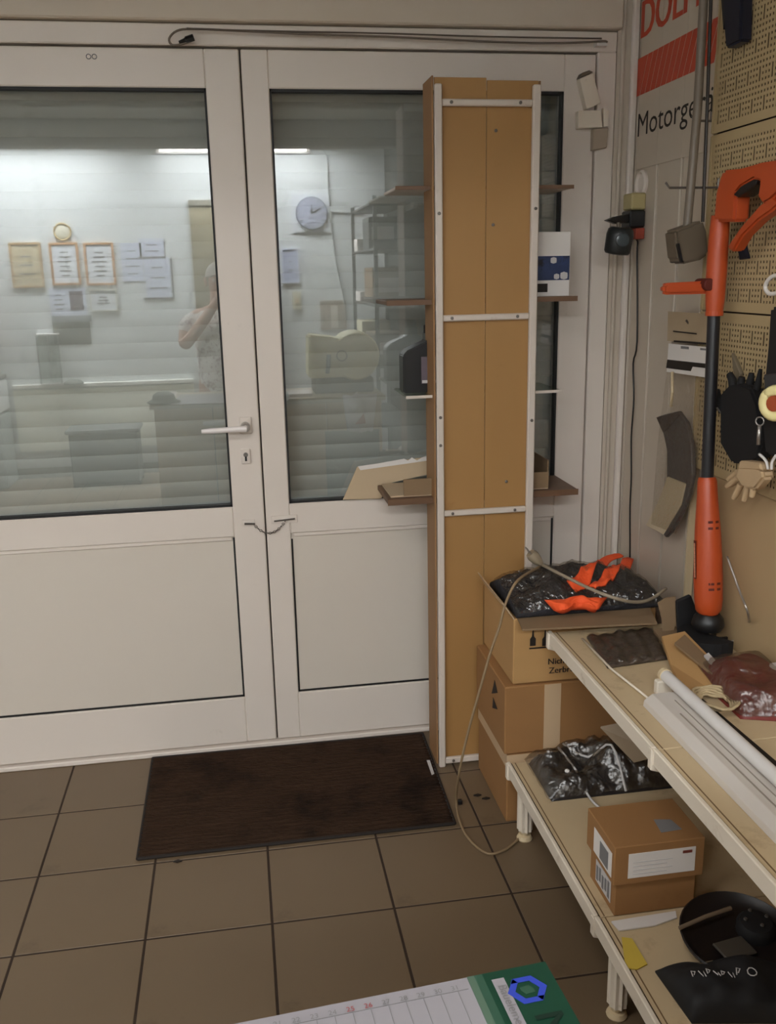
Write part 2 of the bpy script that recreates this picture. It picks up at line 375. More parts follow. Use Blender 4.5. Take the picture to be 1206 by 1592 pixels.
# ------------------------------------------------------------------ shelving unit along the wall
XF = 1.12
GY0, GY1 = -.535, -2.02
su = thing('shelving_unit', 'cream metal wall shelving with perforated panels and two shelves', 'shelving', (.9, -1.3, 0))
def pegpanel(y0, y1, z0, z1):
    """perforated plate: round-ish holes and, in rows, tall slots, all real openings"""
    p = .0125; e = .0028; fl_ = .016; vs, fs, idx = [], [], {}
    ny = int((y1-y0-2*fl_)/p); nz_ = int((z1-z0-2*fl_)/p); sy = y0+((y1-y0)-ny*p)/2; sz = z0+((z1-z0)-nz_*p)/2
    ys = [y0] + [v for i in range(ny) for v in (sy+i*p+p/2-e, sy+i*p+p/2+e)] + [y1]
    zs = [z0] + [v for j in range(nz_) for v in (sz+j*p+p/2-e, sz+j*p+p/2+e)] + [z1]
    for j in range(len(zs)):
        for i in range(len(ys)): vs.append((XF, ys[i], zs[j]))
    W = len(ys)
    for j in range(len(zs)-1):
        for i in range(len(ys)-1):
            hy, hz = i % 2 == 1, j % 2 == 1; ci, cj = (i-1)//2, (j-1)//2
            if hy and hz: continue
            off = 2 if (cj//5) % 2 else 0
            if hy and not hz and 0 < j < len(zs)-2 and (ci+off) % 4 == 1 and (j//2) % 5 in (1, 2): continue
            fs.append((j*W+i, j*W+i+1, (j+1)*W+i+1, (j+1)*W+i))
    m = MB(); m.add(vs, fs)
    o = m.build('perforated_panel', PEG, su, fast=True)
    s = o.modifiers.new('thickness', 'SOLIDIFY'); s.thickness = .0014; s.offset = 0
    MB().box(XF-.003, XF+.012, y0, y0+.008, z0+.002, z1-.002).build('panel_edge', PEG, su); MB().box(XF-.003, XF+.012, y1-.008, y1, z0+.002, z1-.002).build('panel_edge', PEG, su)
for y1_, y0_ in ((GY0, -1.10), (-1.103, -1.70)):
    for a, b in ((.985, 1.388), (1.392, 1.806), (1.810, 2.23)): pegpanel(y0_, y1_, a, b)
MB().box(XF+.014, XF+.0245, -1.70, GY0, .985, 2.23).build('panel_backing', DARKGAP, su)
MB().box(XF, XF+.026, GY1, -.6, .04, .983).build('back_panel', pm('beige_back_panel', (176,150,112), .55, .05, 3), su, bevel=.002)
MB().box(XF+.004, XF+.025, GY0, GY0+.008, .04, 2.235).build('upright', CREAM, su)
def shelf(xf, z, name, ys):
    for a, b in zip(ys, ys[1:]):
        s = MB().box(xf+.014, XF-.002, b+.0015, a-.0015, z-.012, z).build(name, SHELFC, su, bevel=.0015)
        MB().box(xf+.0105, xf+.0145, b+.002, a-.002, z-.02, z-.001).build('shelf_gap', DARKGAP, s)
        MB().box(xf, xf+.010, b+.001, a-.001, z-.030, z+.006).build('front_rail', WHITEM, s, bevel=.002)
        MB().box(xf+.022, xf+.0245, b+.002, a-.002, z-.0005, z+.0006).build('front_groove', pm('shelf_groove', (120,94,64), .8), s)
shelf(.705, .575, 'upper_shelf', (-.612, -1.245, -1.878, -2.02))
shelf(.598, .205, 'base_shelf', (-.612, -1.245, -1.878, -2.02))
for yb in (-.622, -1.245, -1.878):
    MB().prism([(.70,yb-.008,.582),(.70,yb-.008,.535),(.76,yb-.008,.515),(XF,yb-.008,.47),(XF,yb-.008,.56),(.72,yb-.008,.563)], (0,.016,0)).build('bracket', WHITEM, su, bevel=.002)
    MB().prism([(.594,yb-.009,.21),(.594,yb-.009,.165),(.64,yb-.009,.15),(.64,yb-.009,.19)], (0,.018,0)).build('bracket_nose', WHITEM, su, bevel=.002)
for yl in (-.66, -1.29, -1.92):
    lg = MB(); n = 20; prof = []
    for k in range(n):
        a = 2*math.pi*k/n; r = .021 if k % 2 else .0175
        prof.append((.637+r*math.cos(a), yl+r*math.sin(a)*1.1, .03))
    lg.prism(prof, (0,0,.152)); L_ = lg.build('leg', WHITEM, su)
    MB().lathe([(.012,.012),(.012,.032)], (.637, yl, 0), n=12).lathe([(.02,0),(.022,.004),(.018,.013),(.013,.015)], (.637, yl, 0), n=16).build('levelling_foot', CREAM, L_, smooth='auto')
    MB().box(.637, 1.1, yl-.012, yl+.012, .14, .187).build('base_bracket', WHITEM, su)

# ------------------------------------------------------------------ sign on the corner siding
XS = XR-.004
sg = thing('brand_sign', 'white wall sign with orange letters and slanted orange stripes beside the pegboard', 'sign', (XR, -.3, 1.78))
MB().box(XS, XR-.0005, -.57, -.034, 1.78, ZC-.002).build('sign_plate', pm('sign_white', (196,182,164), .4, .03), sg, bevel=.001)
SO = pm('sign_orange', (186,62,30), .45, .06)
a, b, top = at(997, 60, X=XS), at(1085, 20, X=XS), at(1001, 8, X=XS)
text('lettering', 'DOLMAR', SO, sg, (XS, a.y, a.z), (0,-1,0), (0,0,1), width=(a.y-at(1062,33,X=XS).y)*6.15/3.1, height=top.z-a.z+.012, bold=.035)
s0, s1 = at(989.5, 93.5, X=XS), at(988.5, 151, X=XS); zb, zt = s1.z, s0.z
yl, yr = s0.y, -.476
ns = 14; wdt = (yl-yr)/ns; sl = .045
for k in range(ns):
    y0 = yl-k*wdt; g = .004
    q = [(XS, y0-g/2, zb), (XS, y0-wdt+g/2, zb), (XS, max(y0-wdt+g/2-sl, yr-.02), zt), (XS, y0-g/2-sl, zt)]
    if k == 0: MB().prism([(XS, y0-.0, zt), (XS, y0, zb), (XS, y0-g, zb), (XS, y0-sl-g, zt)], (-.0008,0,0)).build('stripe', SO, sg)
    MB().prism(q, (-.0008,0,0)).build('stripe', SO, sg)
m0, m1 = at(991, 213, X=XS), at(1096, 182, X=XS); mt = at(994, 177, X=XS)
text('lettering', 'Motorgeräte', INK, sg, (XS, m0.y, m0.z), (0,-1,0), (0,0,1), width=(m0.y-m1.y)*1.31, height=(mt.z-m0.z)*1.0)

# ------------------------------------------------------------------ socket, plug, hanging camera, cables
sk = at(999, 285, X=XR); so = thing('wall_socket', 'round white wall socket holding a beige adapter with a black plug', 'socket', (XR, sk.y, sk.z-.1))
MB().lathe([(.037,0),(.037,.006),(.032,.011),(.030,.011),(.026,.004),(.0,.004)], (XR, sk.y, sk.z), (-1,0,0), 24).build('socket_ring', WHITE, so, smooth='auto')
MB().box(XR-.045, XR, sk.y-.03, sk.y+.034, sk.z-.075, sk.z-.028).build('adapter', pm('beige_adapter', (172,158,112), .5), so, bevel=.004)
MB().box(XR-.05, XR-.003, sk.y-.036, sk.y+.03, sk.z-.125, sk.z-.077).build('plug_block', BLACK, so, bevel=.004)
MB().box(XR-.03, XR-.003, sk.y-.036, sk.y+.006, sk.z-.158, sk.z-.127).build('red_tag', pm('red_tag', (150,62,44), .6, .2), so, bevel=.002)
hc = at(962, 374, Y=-.17)
hk = thing('hanging_camera', 'small round black camera hanging from a black arm beside the door', 'camera', (hc.x, hc.y, hc.z-.06))
arm0 = Vector((XR-.02, sk.y, sk.z-.098)); arm1 = at(937, 343, Y=-.17)
MB().prism([arm1, arm1.lerp(arm0,.25)+Vector((0,0,.008)), arm0+Vector((-.03,0,.012)), arm0+Vector((-.03,0,-.014)), arm1.lerp(arm0,.3)+Vector((0,0,-.012))], (0,-.03,0)).build('arm', BLACK, hk, bevel=.003)
MB().tube([hc+Vector((-.004,0,.05)), hc+Vector((-.002,0,.028))], .006, 8).build('neck', GREYPL, hk)
MB().lathe([(.012,-.040),(.033,-.037),(.037,-.03),(.039,.015),(.036,.03),(.028,.036),(.01,.037)], hc, (.12,-.1,1), 20).build('body', pm('camera_black', (34,36,36), .35, .2), hk, smooth=True)
MB().lathe([(.0,0),(.016,.001),(.019,.0),(.019,-.008)], hc+Vector((-.006,-.042,.0)), (-.1,-1,0), 18).build('lens', pm('lens_grey', (62,68,70), .2, .3, 30), hk, smooth='auto')
cb = [at(989,372,X=XR-.006)]
for px, py in ((990,400),(990,530),(984,565),(985,620),(981,680),(981,740),(979,790),(979,852),(978,905),(976,960)): cb.append(at(px,py,X=XR-.006))
tag(MB().tube([arm0+Vector((-.02,0,-.02)), arm0+Vector((-.03,.02,-.05))]+cb, .0026, 6, 4).build('thin_cable', BLACK, smooth=True), 'thin black cable running down the corner siding from the hanging camera', 'cable')
# plastic bracket on the door jamb
b0 = at(917, 140, Y=-.02); br = thing('door_bracket', 'broken white plastic latch of three pieces on the door jamb', 'bracket', (b0.x, 0, b0.z-.22))
def poly_y(pts, y): return [at(px, py, Y=y) for px, py in pts]
MB().prism(poly_y([(901,122),(922,113),(934,160),(912,170)], -.03), (0,.03,0)).build('tilted_piece', WHITEM, br, bevel=.002)
MB().prism(poly_y([(901,121),(905,113),(916,109),(922,112)], -.03), (0,.03,0)).build('end_cap', GREYPL, br, bevel=.001)
MB().prism(poly_y([(899,172),(934,171),(937,198),(899,199)], -.028), (0,.028,0)).build('catch', WHITEM, br, bevel=.002)
MB().prism(poly_y([(922,200),(946,198),(943,230),(921,234)], -.022), (0,.022,0)).build('lower_piece', pm('greyed_plastic', (166,150,132), .5), br, bevel=.002)
MB().prism(poly_y([(938,168),(946,172),(945,196),(938,197)], -.02), (0,.014,0)).build('side_clip', WHITEM, br)
# cable along the top of the door
yc = -.034
tc_ = [at(px, py, Y=yc) for px, py in ((300,62),(285,68),(268,70),(263,60),(275,48),(300,45),(370,48),(480,53),(600,57),(720,63),(830,67),(905,66),(938,64),(944,66))]
cbt = thing('door_top_cable', 'grey cable with a dark plug looped along the frame above the doors', 'cable', (tc_[6].x, 0, tc_[6].z))
MB().tube(tc_, .003, 6, 4).build('cable', pm('old_cable', (112,100,88), .5), cbt, smooth=True)
MB().tube([at(px,py,Y=yc-.003) for px,py in ((290,44),(330,46),(450,49),(600,52),(760,57),(935,60))], .0022, 6, 4).build('second_cable', pm('old_cable2', (92,80,68), .5), cbt, smooth=True)
p0, p1 = at(278,66,Y=yc), at(301,58,Y=yc)
MB().tube([p0, p0.lerp(p1,.4), p0.lerp(p1,.5), p1], [.004,.006,.009,.009], 8).build('plug', BLACK, cbt)
MB().box(tc_[-1].x-.03, tc_[-1].x+.002, -.03, -.006, tc_[-1].z-.008, tc_[-1].z+.003).build('cable_clip', PAPER, cbt)

# ------------------------------------------------------------------ display rack in front of the door
rk = thing('display_rack', 'tall narrow display rack with ochre fibreboard back and white frame by the door', 'rack', (.63, -.18, 0))
MB().box(.4925, .6335, -.234, -.230, .022, 1.990).build('back_board', FIBRE, rk, bevel=.0008)
MB().box(.6347, .776, -.234, -.230, .022, 1.984).build('back_board', FIBRE, rk, bevel=.0008)
MB().box(.4835, .4885, -.244, -.13, .01, 1.992).build('side_board', FIBRE2, rk, bevel=.001)
MB().box(.7795, .7845, -.228, -.13, .01, 1.985).build('side_board', FIBRE2, rk, bevel=.001)
MB().box(.4905, .5105, -.252, -.236, 0, 1.972).build('post', RACKW, rk, bevel=.003)
MB().box(.757, .7785, -.252, -.236, .0, 1.972).build('post', RACKW, rk, bevel=.003)
scr = None
for zc, hgt in ((1.927, .017), (1.374, .017), (.817, .017), (.020, .02)):
    MB().box(.5105, .757, -.250, -.236, zc-hgt/2, zc+hgt/2).build('crossbar', RACKW, rk, bevel=.003)
    for xx in (.535, .722):
        if scr is None: scr = MB().lathe([(.0045,0),(.0045,.002),(.003,.003)], (xx, -.25, zc), (0,-1,0), 10).build('screw', STEEL, rk); s0_ = (xx, zc)
        else: rep(scr, rk, (xx-s0_[0], 0, zc-s0_[1]))
for xx, zz in ((.5, 1.65), (.5, 1.1), (.768, 1.66), (.768, 1.08), (.5, 1.02), (.768,.6)): rep(scr, rk, (xx-s0_[0], -.002, zz-s0_[1]))
for xx, zz in ((.66, 1.86), (.654, 1.62), (.70, .90)): rep(scr, rk, (xx-s0_[0], .016, zz-s0_[1]))
def rshelf(z, x0, x1, mat, edge, th=.012):
    s = MB().box(x0, x1, -.222, -.02, z-th, z).build('shelf', mat, rk, bevel=.002)
    MB().box(x0-.0008, x1+.0008, -.2245, -.222, z-th-.001, z+.001).build('shelf_edge', edge, s)
    return s
GL = film('glass_shelf', (.8,.84,.8), .75, .05, 0)
rshelf(1.722, .388, .885, RACKW, SHELFB, .008); rshelf(1.424, .358, .905, SHELFB, SHELFB); rshelf(.862, .350, .925, SHELFB, SHELFB, .016)
rshelf(1.160, .408, .868, GL, RACKW, .006)
for zz in (1.722, 1.424, 1.16, .862):
    for xx in (.505, .765): MB().box(xx-.006, xx+.006, -.228, -.05, zz-.032, zz-.017).build('shelf_arm', RACKW, rk)
# bottle on the glass shelf
bx, by, bz = .478, -.12, 1.160
bo = thing('oil_bottle', 'black plastic oil bottle with a grey label on the glass shelf', 'bottle', (bx, by, bz))
pts = [(-.062,.0),(.062,.0),(.065,.004),(.065,.118),(.05,.138),(.036,.147),(.036,.172),(.006,.172),(.006,.147),(-.052,.122),(-.065,.108),(-.065,.004)]
MB().prism([(bx+x, by-.034, bz+z) for x, z in pts], (0,.068,0)).build('body', BLACK, bo, bevel=.006, seg=2, smooth=True)
MB().lathe([(.018,.0),(.018,.022),(.015,.024)], (bx+.021, by, bz+.168), n=18).build('cap', BLACKR, bo, smooth='auto')
MB().box(bx-.012, bx+.058, by-.0352, by-.0342, bz+.026, bz+.103).build('label', pm('bottle_label', (96,84,92), .5, .2, 30), bo)
MB().box(bx-.010, bx+.056, by-.0362, by-.0352, bz+.028, bz+.036).build('label_line', PAPERG, bo)
# white box with a blue photograph
qx0, qx1, qz = .800, .902, 1.424
wb = thing('photo_box', 'white carton with a dark blue picture on the end of the brown shelf', 'box', (.85, -.13, qz))
MB().box(qx0, qx1, -.165, -.085, qz, qz+.178).build('carton', PAPER, wb, bevel=.001)
zz0, zz1 = qz+.045, qz+.112
MB().box(qx0+.003, qx1-.002, -.1662, -.1652, zz0, zz1).build('picture', pm('blue_photo', (38,54,92), .45, .6, 24, dirt=(18,20,34), dscale=20, dlo=.5, dhi=.6), wb)
g = MB()
for cx_, cz_, r_ in ((.852, zz1-.012, .009), (.862, zz0+.01, .008), (.884, zz0+.012, .011)):
    g.prism([(cx_+r_*math.cos(t*.785)*(1+.3*(t%2)), -.1664, cz_+r_*math.sin(t*.785)) for t in range(8)], (0,-.0006,0))
g.build('picture_patches', PAPERG, wb, kind='stuff')
MB().box(qx0+.004, qx0+.036, -.1662, -.1652, qz+.012, qz+.036).build('dark_mark', INK, wb)
# open carton on the lowest rack shelf
oc = thing('open_carton', 'torn flat beige carton lying on the lowest brown rack shelf', 'carton', (.55, -.1, .862))
P4 = poly_y([(533,777),(555,726),(672,706),(672,777)], -.075)
MB().prism(poly_y([(533,777),(555,726),(672,709),(672,736),(610,750),(592,775)], -.016), (0,.004,0)).build('back_flap', CARDT, oc)
tears = [(556,725),(590,720),(628,713),(634,716),(640,711),(648,716),(656,711),(672,706),(672,715),(560,731)]
MB().prism(poly_y(tears, -.0165), (0,-.0012,0)).build('torn_edge', PAPER, oc)
MB().box(.362, .84, -.2, -.03, .863, .868).build('base', CARDT, oc)
MB().box(.40, .84, -.202, -.198, .866, .915).build('front_flap', CARDG, oc)
MB().box(.836, .84, -.2, -.03, .868, .95).build('end_flap', CARDG, oc)

# ------------------------------------------------------------------ mat
ma = thing('doormat', 'dark brown ribbed doormat on the tiles in front of the doors', 'mat', (.04, -.3, 0))
c = [Vector((-.400,-.02,0)), Vector((-.397,-.558,0)), Vector((.466,-.560,0)), Vector((.480,-.03,0))]
def mtop(u, v):
    p = c[1].lerp(c[2], u).lerp(c[0].lerp(c[3], u), v); return p + Vector((0, 0, .008 + .0012*math.sin(v*170) + .0012*nz(u*14, v*9, 3)))
MB().sheet(60, 150, mtop, lambda u, v: c[1].lerp(c[2], u).lerp(c[0].lerp(c[3], u), v)+Vector((0,0,.0005))).build('pile', BROWNMAT, ma, smooth=True)
for a_, b_ in ((0,1),(1,2),(2,3),(3,0)):
    MB().tube([c[a_]+Vector((0,0,.0045)), c[b_]+Vector((0,0,.0045))], .005, 8).build('rubber_edge', MATEDGE, ma)
wq = [at(px,py,Z=.0095) for px,py in ((663,1182),(668,1182),(675,1203),(671,1205))]
MB().prism(wq, (0,0,.0006)).build('worn_patch', PAPERG, ma)
# ------------------------------------------------------------------ box stack in the corner
def carton(name, label, x0, x1, y0, y1, z0, z1, mat=CARD, grp='cardboard boxes stacked in the corner'):
    t = thing(name, label, 'box', ((x0+x1)/2, (y0+y1)/2, z0), grp)
    MB().box(x0, x1, y0, y1, z0, z1).build('carton', mat, t, bevel=.003)
    return t
b1 = carton('cardboard_box', 'brown cardboard box on the floor, bottom of the corner stack', .610, .96, -.575, -.27, 0, .205)
MB().box(.6085, .611, -.576, -.27, .17, .207).box(.6085, .96, -.5768, -.574, .17, .207).build('tape', TAPE, b1)
b2 = carton('cardboard_box', 'brown cardboard box with vertical pale tape, middle of the corner stack', .604, .955, -.570, -.265, .207, .408)
MB().box(.715, .762, -.5712, -.569, .209, .406).build('tape', TAPE, b2)
MB().prism([(.6035,-.50,.36),(.6035,-.47,.385),(.6035,-.44,.33)], (-.0008,0,0)).prism([(.6035,-.50,.31),(.6035,-.455,.325),(.6035,-.45,.29)], (-.0008,0,0)).build('printed_mark', INK, b2)
b3 = carton('cardboard_box', 'open cardboard box printed Nicht, top of the corner stack', .628, 1.03, -.562, -.262, .410, .600, CARDL)
cc = -.5635
sym = MB()
for px in (828, 847):
    p = at(px, 1004, Y=cc)
    sym.prism([(p.x-.008,cc,p.z),(p.x+.008,cc,p.z),(p.x+.008,cc,p.z+.020),(p.x+.003,cc,p.z+.027),(p.x+.0015,cc,p.z+.045),(p.x-.0015,cc,p.z+.045),(p.x-.003,cc,p.z+.027),(p.x-.008,cc,p.z+.020)], (0,-.0006,0))
p = at(837, 1006, Y=cc); sym.box(p.x-.026, p.x+.026, cc-.0006, cc, p.z-.004, p.z)
sym.build('printed_symbol', INK, b3)
for s_, px, py in (('Nicht werfen', 852, 1033), ('Zerbrechlich', 853, 1047)):
    p = at(px, py, Y=cc); text('lettering', s_, INK, b3, (p.x, cc, p.z), (1,0,0), (0,0,1), height=.017, bold=.02)
fq = [at(797,946,Z=.603), at(1005,936,Z=.603), at(1021,971,Z=.596), at(812,981,Z=.596)]
MB().prism(fq, (0,0,.005)).build('flap', CARDG, b3)
MB().prism([(.628,-.56,.598),(.628,-.27,.598),(.602,-.28,.642),(.604,-.53,.636)], (.004,0,0)).build('flap', TAPE, b3)
# ------------------------------------------------------------------ bagged orange and dark vest on the box stack
bv = thing('bagged_vest', 'clear bag with folded dark cloth and bright orange straps on the box stack', 'bag', (.83, -.44, .605))
def vest_h(x, y):
    u = (x-.835)/.225; v = (y+.44)/.135; r = max(0, 1-u*u)*max(0, 1-v*v)
    return .608 + .095*r**.4*(.74+.40*nz(x*9, y*11, 2)+.26*nz(x*26, y*28, 5)+.12*nz(x*60, y*60, 1))
def vx(u, v): return Vector((.632+.423*u, -.574+.268*v, 0))
MB().sheet(64, 36, lambda u, v: vx(u,v)+Vector((0,0,vest_h(*vx(u,v).xy))), lambda u, v: vx(u,v)+Vector((0,0,.607))).build('dark_cloth', DARKCLOTH, bv, smooth=True)
def film_z(x, y, k=0):
    u = (x-.835)/.225; v = (y+.44)/.135; e = min(1, 6*max(0, 1-u*u)*max(0, 1-v*v))
    return vest_h(x, y)+e*(.007+.004*nz(x*22, y*20, 9))+k
def ribbon(name, pts, wid, mat, lift=.004, par=bv, th=.005):
    pts = catmull([Vector(p) for p in pts], 7); W = []
    for i, p in enumerate(pts):
        d = (pts[min(i+1,len(pts)-1)]-pts[max(i-1,0)]); d.z = 0; n_ = Vector((-d.y, d.x, 0)).normalized()*wid/2
        W.append((p-n_, p+n_))
    k = len(W)-1
    def T(u, v):
        i = min(k, int(round(u*k))); q = W[i][0].lerp(W[i][1], v); return Vector((q.x, q.y, film_z(q.x, q.y)+lift+.002*math.sin(v*6+u*5)))
    return MB().sheet(k, 6, T, lambda u, v: T(u,v)-Vector((0,0,th))).build(name, mat, par, smooth=True)
def on(px, py, z=.66):
    for _ in range(14): q = at(px, py, Z=z); z = .5*z+.5*max(.61, film_z(q.x, q.y))
    return (q.x, q.y, 0)
ribbon('orange_strap', [on(888,908),on(912,890),on(938,874),on(962,862)], .034, NEON); ribbon('orange_strap', [on(918,915),on(940,899),on(960,884),on(976,868)], .034, NEON)
f0, f1, f2, f3 = at(862,950,Y=-.60), at(925,948,Y=-.60), at(944,929,Y=-.58), at(847,933,Y=-.58)
def fold(u, v):
    q = f0.lerp(f1,u).lerp(f3.lerp(f2,u),v); e = (max(0,1-(2*u-1)**4)*max(0,1-(2*v-1)**4))**.5
    return q+Vector((0,-.03*e*(.7+.5*math.sin(u*9)),.014*e*(1+.8*nz(u*6,v*4,2))-.008*(1-v)*math.sin(u*8)))
MB().sheet(26, 12, fold, lambda u, v: f0.lerp(f1,u).lerp(f3.lerp(f2,u),v)+Vector((0,.008,-.002))).build('orange_fold', NEON, bv, smooth=True)
MB().sheet(44, 26, lambda u, v: Vector((vx(u,v).x, vx(u,v).y, film_z(*vx(u,v).xy, .001))), lambda u, v: Vector((vx(u,v).x, vx(u,v).y, film_z(*vx(u,v).xy, .0003)))).build('clear_bag', PLASTIC, bv, smooth=True)
# extension cord
pz = at(836, 872, Z=.712)
ec = thing('extension_cord', 'grey extension cord with a plug over the orange vest, hanging to the floor', 'cord', (pz.x, pz.y, .70))
q0 = at(824, 860, Y=pz.y); q1 = at(842, 878, Y=pz.y)
MB().tube([q0, q0.lerp(q1,.25), q0.lerp(q1,.6), q1], [.014,.017,.015,.007], 10).build('plug', pm('grey_plug', (148,134,112), .5), ec, smooth='auto')
for dy in (-.008, .008): MB().tube([q0+Vector((0,dy,0)), q0+Vector((-.012,dy,.016))], .0022, 6).build('plug_pin', CHROME, ec)
cp = [q1]
for px, py, z in ((870,892,.705),(910,912,.70),(950,928,.69),(985,936,.665),(1010,932,.655),(1035,915,.66)): cp.append(at(px, py, Z=z))
MB().tube(cp, .0045, 8, 5).build('cable', GREYCABLE, ec, smooth=True)
cq = [q1+Vector((-.004,0,-.004))] + [at(px, py, Y=y) for px, py, y in ((805,902,-.585),(787,935,-.59),(776,975,-.595),(762,1015,-.60),(745,1075,-.60),(727,1140,-.59),(714,1200,-.575))]
cq += [at(px, py, Z=z) for px, py, z in ((709,1246,.012),(716,1281,.005),(732,1308,.0045),(758,1327,.0045),(783,1322,.0045),(800,1310,.0045),(812,1298,.0045))]
MB().tube(cq, .0036, 8, 6).build('hanging_cable', pm('beige_cable', (140,118,88), .6), ec, smooth=True)
p = at(714, 1247, Z=.008); MB().box(p.x-.004, p.x+.008, p.y-.006, p.y+.006, .001, .016).build('cable_clip', BLACK, ec, bevel=.002)
# small dark scraps on the floor
for i, (px, py) in enumerate(((742,1237),(755,1242),(276,1340),(1005,1560))):
    if i == 3: continue
    p = at(px, py, Z=.0)
    lab = ('dark wood splinter on the floor tile beside the box stack', 'dark crumb on the floor tile next to the splinter by the boxes', 'dark crumb on the tiles at the front edge of the doormat')[i]
    tag(MB().prism([(p.x-.012,p.y,.0004),(p.x,p.y-.006,.0004),(p.x+.012,p.y-.002,.0004),(p.x+.002,p.y+.005,.0004)], (0,0,.004)).build('floor_scrap', INK), lab, 'scrap')

# ------------------------------------------------------------------ electric grass trimmer
XT = 1.055
tm = thing('grass_trimmer', 'orange electric grass trimmer with black shaft standing upright on the shelf', 'trimmer', (XT, -.76, .576))
def T(px, py, x=XT): return at(px, py, X=x)
mtop_, mbot = T(1099, 742), T(1101, 955)
ax = (mtop_-mbot); L = ax.length; axn = ax.normalized()
mot = MB().lathe([(.022,.0),(.031,.012),(.034,.04),(.0345,.10),(.033,.16),(.030,.22),(.0255,.28),(.023,L-.01),(.020,L)], mbot, axn, 28).build('motor_housing', ORANGE, tm, smooth='auto')
toc = (CAM-mbot); toc = (toc - axn*toc.dot(axn)).normalized(); sd = axn.cross(toc)
def onmot(ang, h, r=.0345): return mbot + axn*h + r*(math.cos(ang)*toc + math.sin(ang)*sd)
for fr, w_ in ((.315,.33),(.36,.33),(.455,.33),(.76,.36),(.80,.36)):
    h_ = L*(1-fr)
    r_ = .0345 if h_ < .12 else .0335 if h_ < .18 else .031
    for c_, hw in ((.22, w_*.55), (.78, .16)):
        MB().add([onmot(c_-hw, h_-.003, r_+.0004), onmot(c_+hw, h_-.003, r_+.0004), onmot(c_+hw, h_+.003, r_+.0004), onmot(c_-hw, h_+.003, r_+.0004)], [(0,1,2,3)]).build('vent_slot', ORANGED, mot)
band = MB(); nb = 6
vs_ = [onmot(-1.22+.34*i/nb, h_, .0350) for h_ in (L*.27, L*.55) for i in range(nb+1)]
band.add(vs_, [(i,i+1,nb+2+i,nb+1+i) for i in range(nb)]); band.build('name_strip', ORANGED, mot)
lt = MB()
for i in range(9):
    h_ = L*(.53-.028*i); lt.add([onmot(-1.15, h_, .0354), onmot(-.98, h_, .0354), onmot(-.98, h_-.009, .0354), onmot(-1.15, h_-.009, .0354)], [(0,1,2,3)])
lt.build('name_marks', pm('pale_letters', (214,150,120), .5), mot)
shaft_t = T(1110, 475)
MB().tube([mtop_-axn*.01, shaft_t], .0148, 16).build('shaft', pm('black_shaft', (30,28,31), .35), tm, smooth='auto')
# upper body: sleeve, grip loop, guard bar
up0, up1 = T(1110, 488), T(1121, 330)
MB().tube([up0, T(1111,470), T(1113,430), T(1117,370), T(1120,335)], [.019,.0215,.0235,.0225,.021], 18).build('grip_sleeve', ORANGE, tm, smooth='auto')
def Tb(pts, x): return [at(px, py, X=x) for px, py in pts]
hx0 = XT-.019
MB().prism(Tb([(1108,345),(1112,300),(1118,278),(1122,265),(1150,262),(1180,253),(1206,249),(1230,250),(1232,300),(1206,302),(1196,312),(1185,318),(1176,308),(1180,282),(1170,279),(1150,291),(1143,300),(1140,345)], hx0), (.038,0,0)).build('handle_loop', ORANGE, tm, bevel=.006, seg=2, smooth=True)
MB().prism(Tb([(1128,385),(1150,352),(1178,320),(1200,304),(1212,316),(1196,330),(1176,344),(1152,368),(1138,392)], hx0+.003), (.030,0,0)).build('guard_bar', ORANGE, tm, bevel=.005, seg=2, smooth=True)
MB().prism(Tb([(1139,303),(1150,290),(1170,279),(1176,280),(1174,287),(1158,299),(1146,307)], hx0-.0006), (.039,0,0)).build('trigger', BLACK, tm, bevel=.002)
ha = T(1108, 446); hb = at(1028, 449, Y=ha.y)
aux = MB(); d_ = hb-ha
pth = [(0,.022,-.022),(.12,.024,-.024),(.45,.022,-.024),(.92,.021,-.022),(1.0,.015,-.016)]
aux.prism([ha+d_*t+Vector((0,-.012,a_*.62)) for t, a_, b_ in pth]+[ha+d_*t+Vector((0,-.012,b_*.62)) for t, a_, b_ in pth[::-1]], (0,.024,0))
aux.build('side_handle', ORANGE, tm, bevel=.006, seg=2, smooth=True)
MB().lathe([(.012,-.028),(.014,-.026),(.014,.026),(.012,.028)], ha+Vector((-.022,0,.006)), (0,1,0), 16).build('clamp_knob', ORANGED, tm, smooth='auto')
MB().tube([up0-Vector((0,0,.004)), up0+Vector((0,0,.006))], .0205, 18).build('collar', ORANGE, tm)
# head and guard
hd = mbot - axn*.0
hz = .577
MB().lathe([(.026,.012),(.036,.0),(.040,-.018),(.034,-.03),(.02,-.034)], mbot-Vector((0,0,.008)), (0,0,1), 24).build('spool_head', BLACK, tm, smooth='auto')
gm = MB()
hc_ = Vector((mbot.x, mbot.y, hz+.004))
gp = [hc_+Vector((.072*math.cos(a_), .072*math.sin(a_), 0)) for a_ in [math.radians(d) for d in range(60, 301, 15)]]
for a_, b_ in zip(gp, gp[1:]): gm.prism([a_, b_, b_+Vector((0,0,.03)), a_+Vector((0,0,.03))], (hc_-a_).normalized()*.003)
gm.prism([hc_+Vector((0,0,.03))]+[p+Vector((0,0,.03)) for p in gp], (0,0,.004))
gm.build('guard', BLACKR, tm)
bl = MB()
for k in range(9):
    a_ = k*2*math.pi/9; bl.obox(hc_+Vector((.03*math.cos(a_), .03*math.sin(a_), .012)), (.05,.006,.016), Matrix.Rotation(a_, 3, 'Z'))
bl.build('spool_ribs', BLACK, tm)
wg = [T(1130,865,XT+.01), T(1148,915,XT+.015), T(1163,955,XT+.02), at(1162,975,Z=.62), at(1150,990,Z=.60), at(1125,1001,Z=.59), at(1100,1000,Z=.59), at(1085,990,Z=.59)]
MB().tube(wg, .0028, 8, 5).build('wire_guard', CHROME, tm, smooth=True)
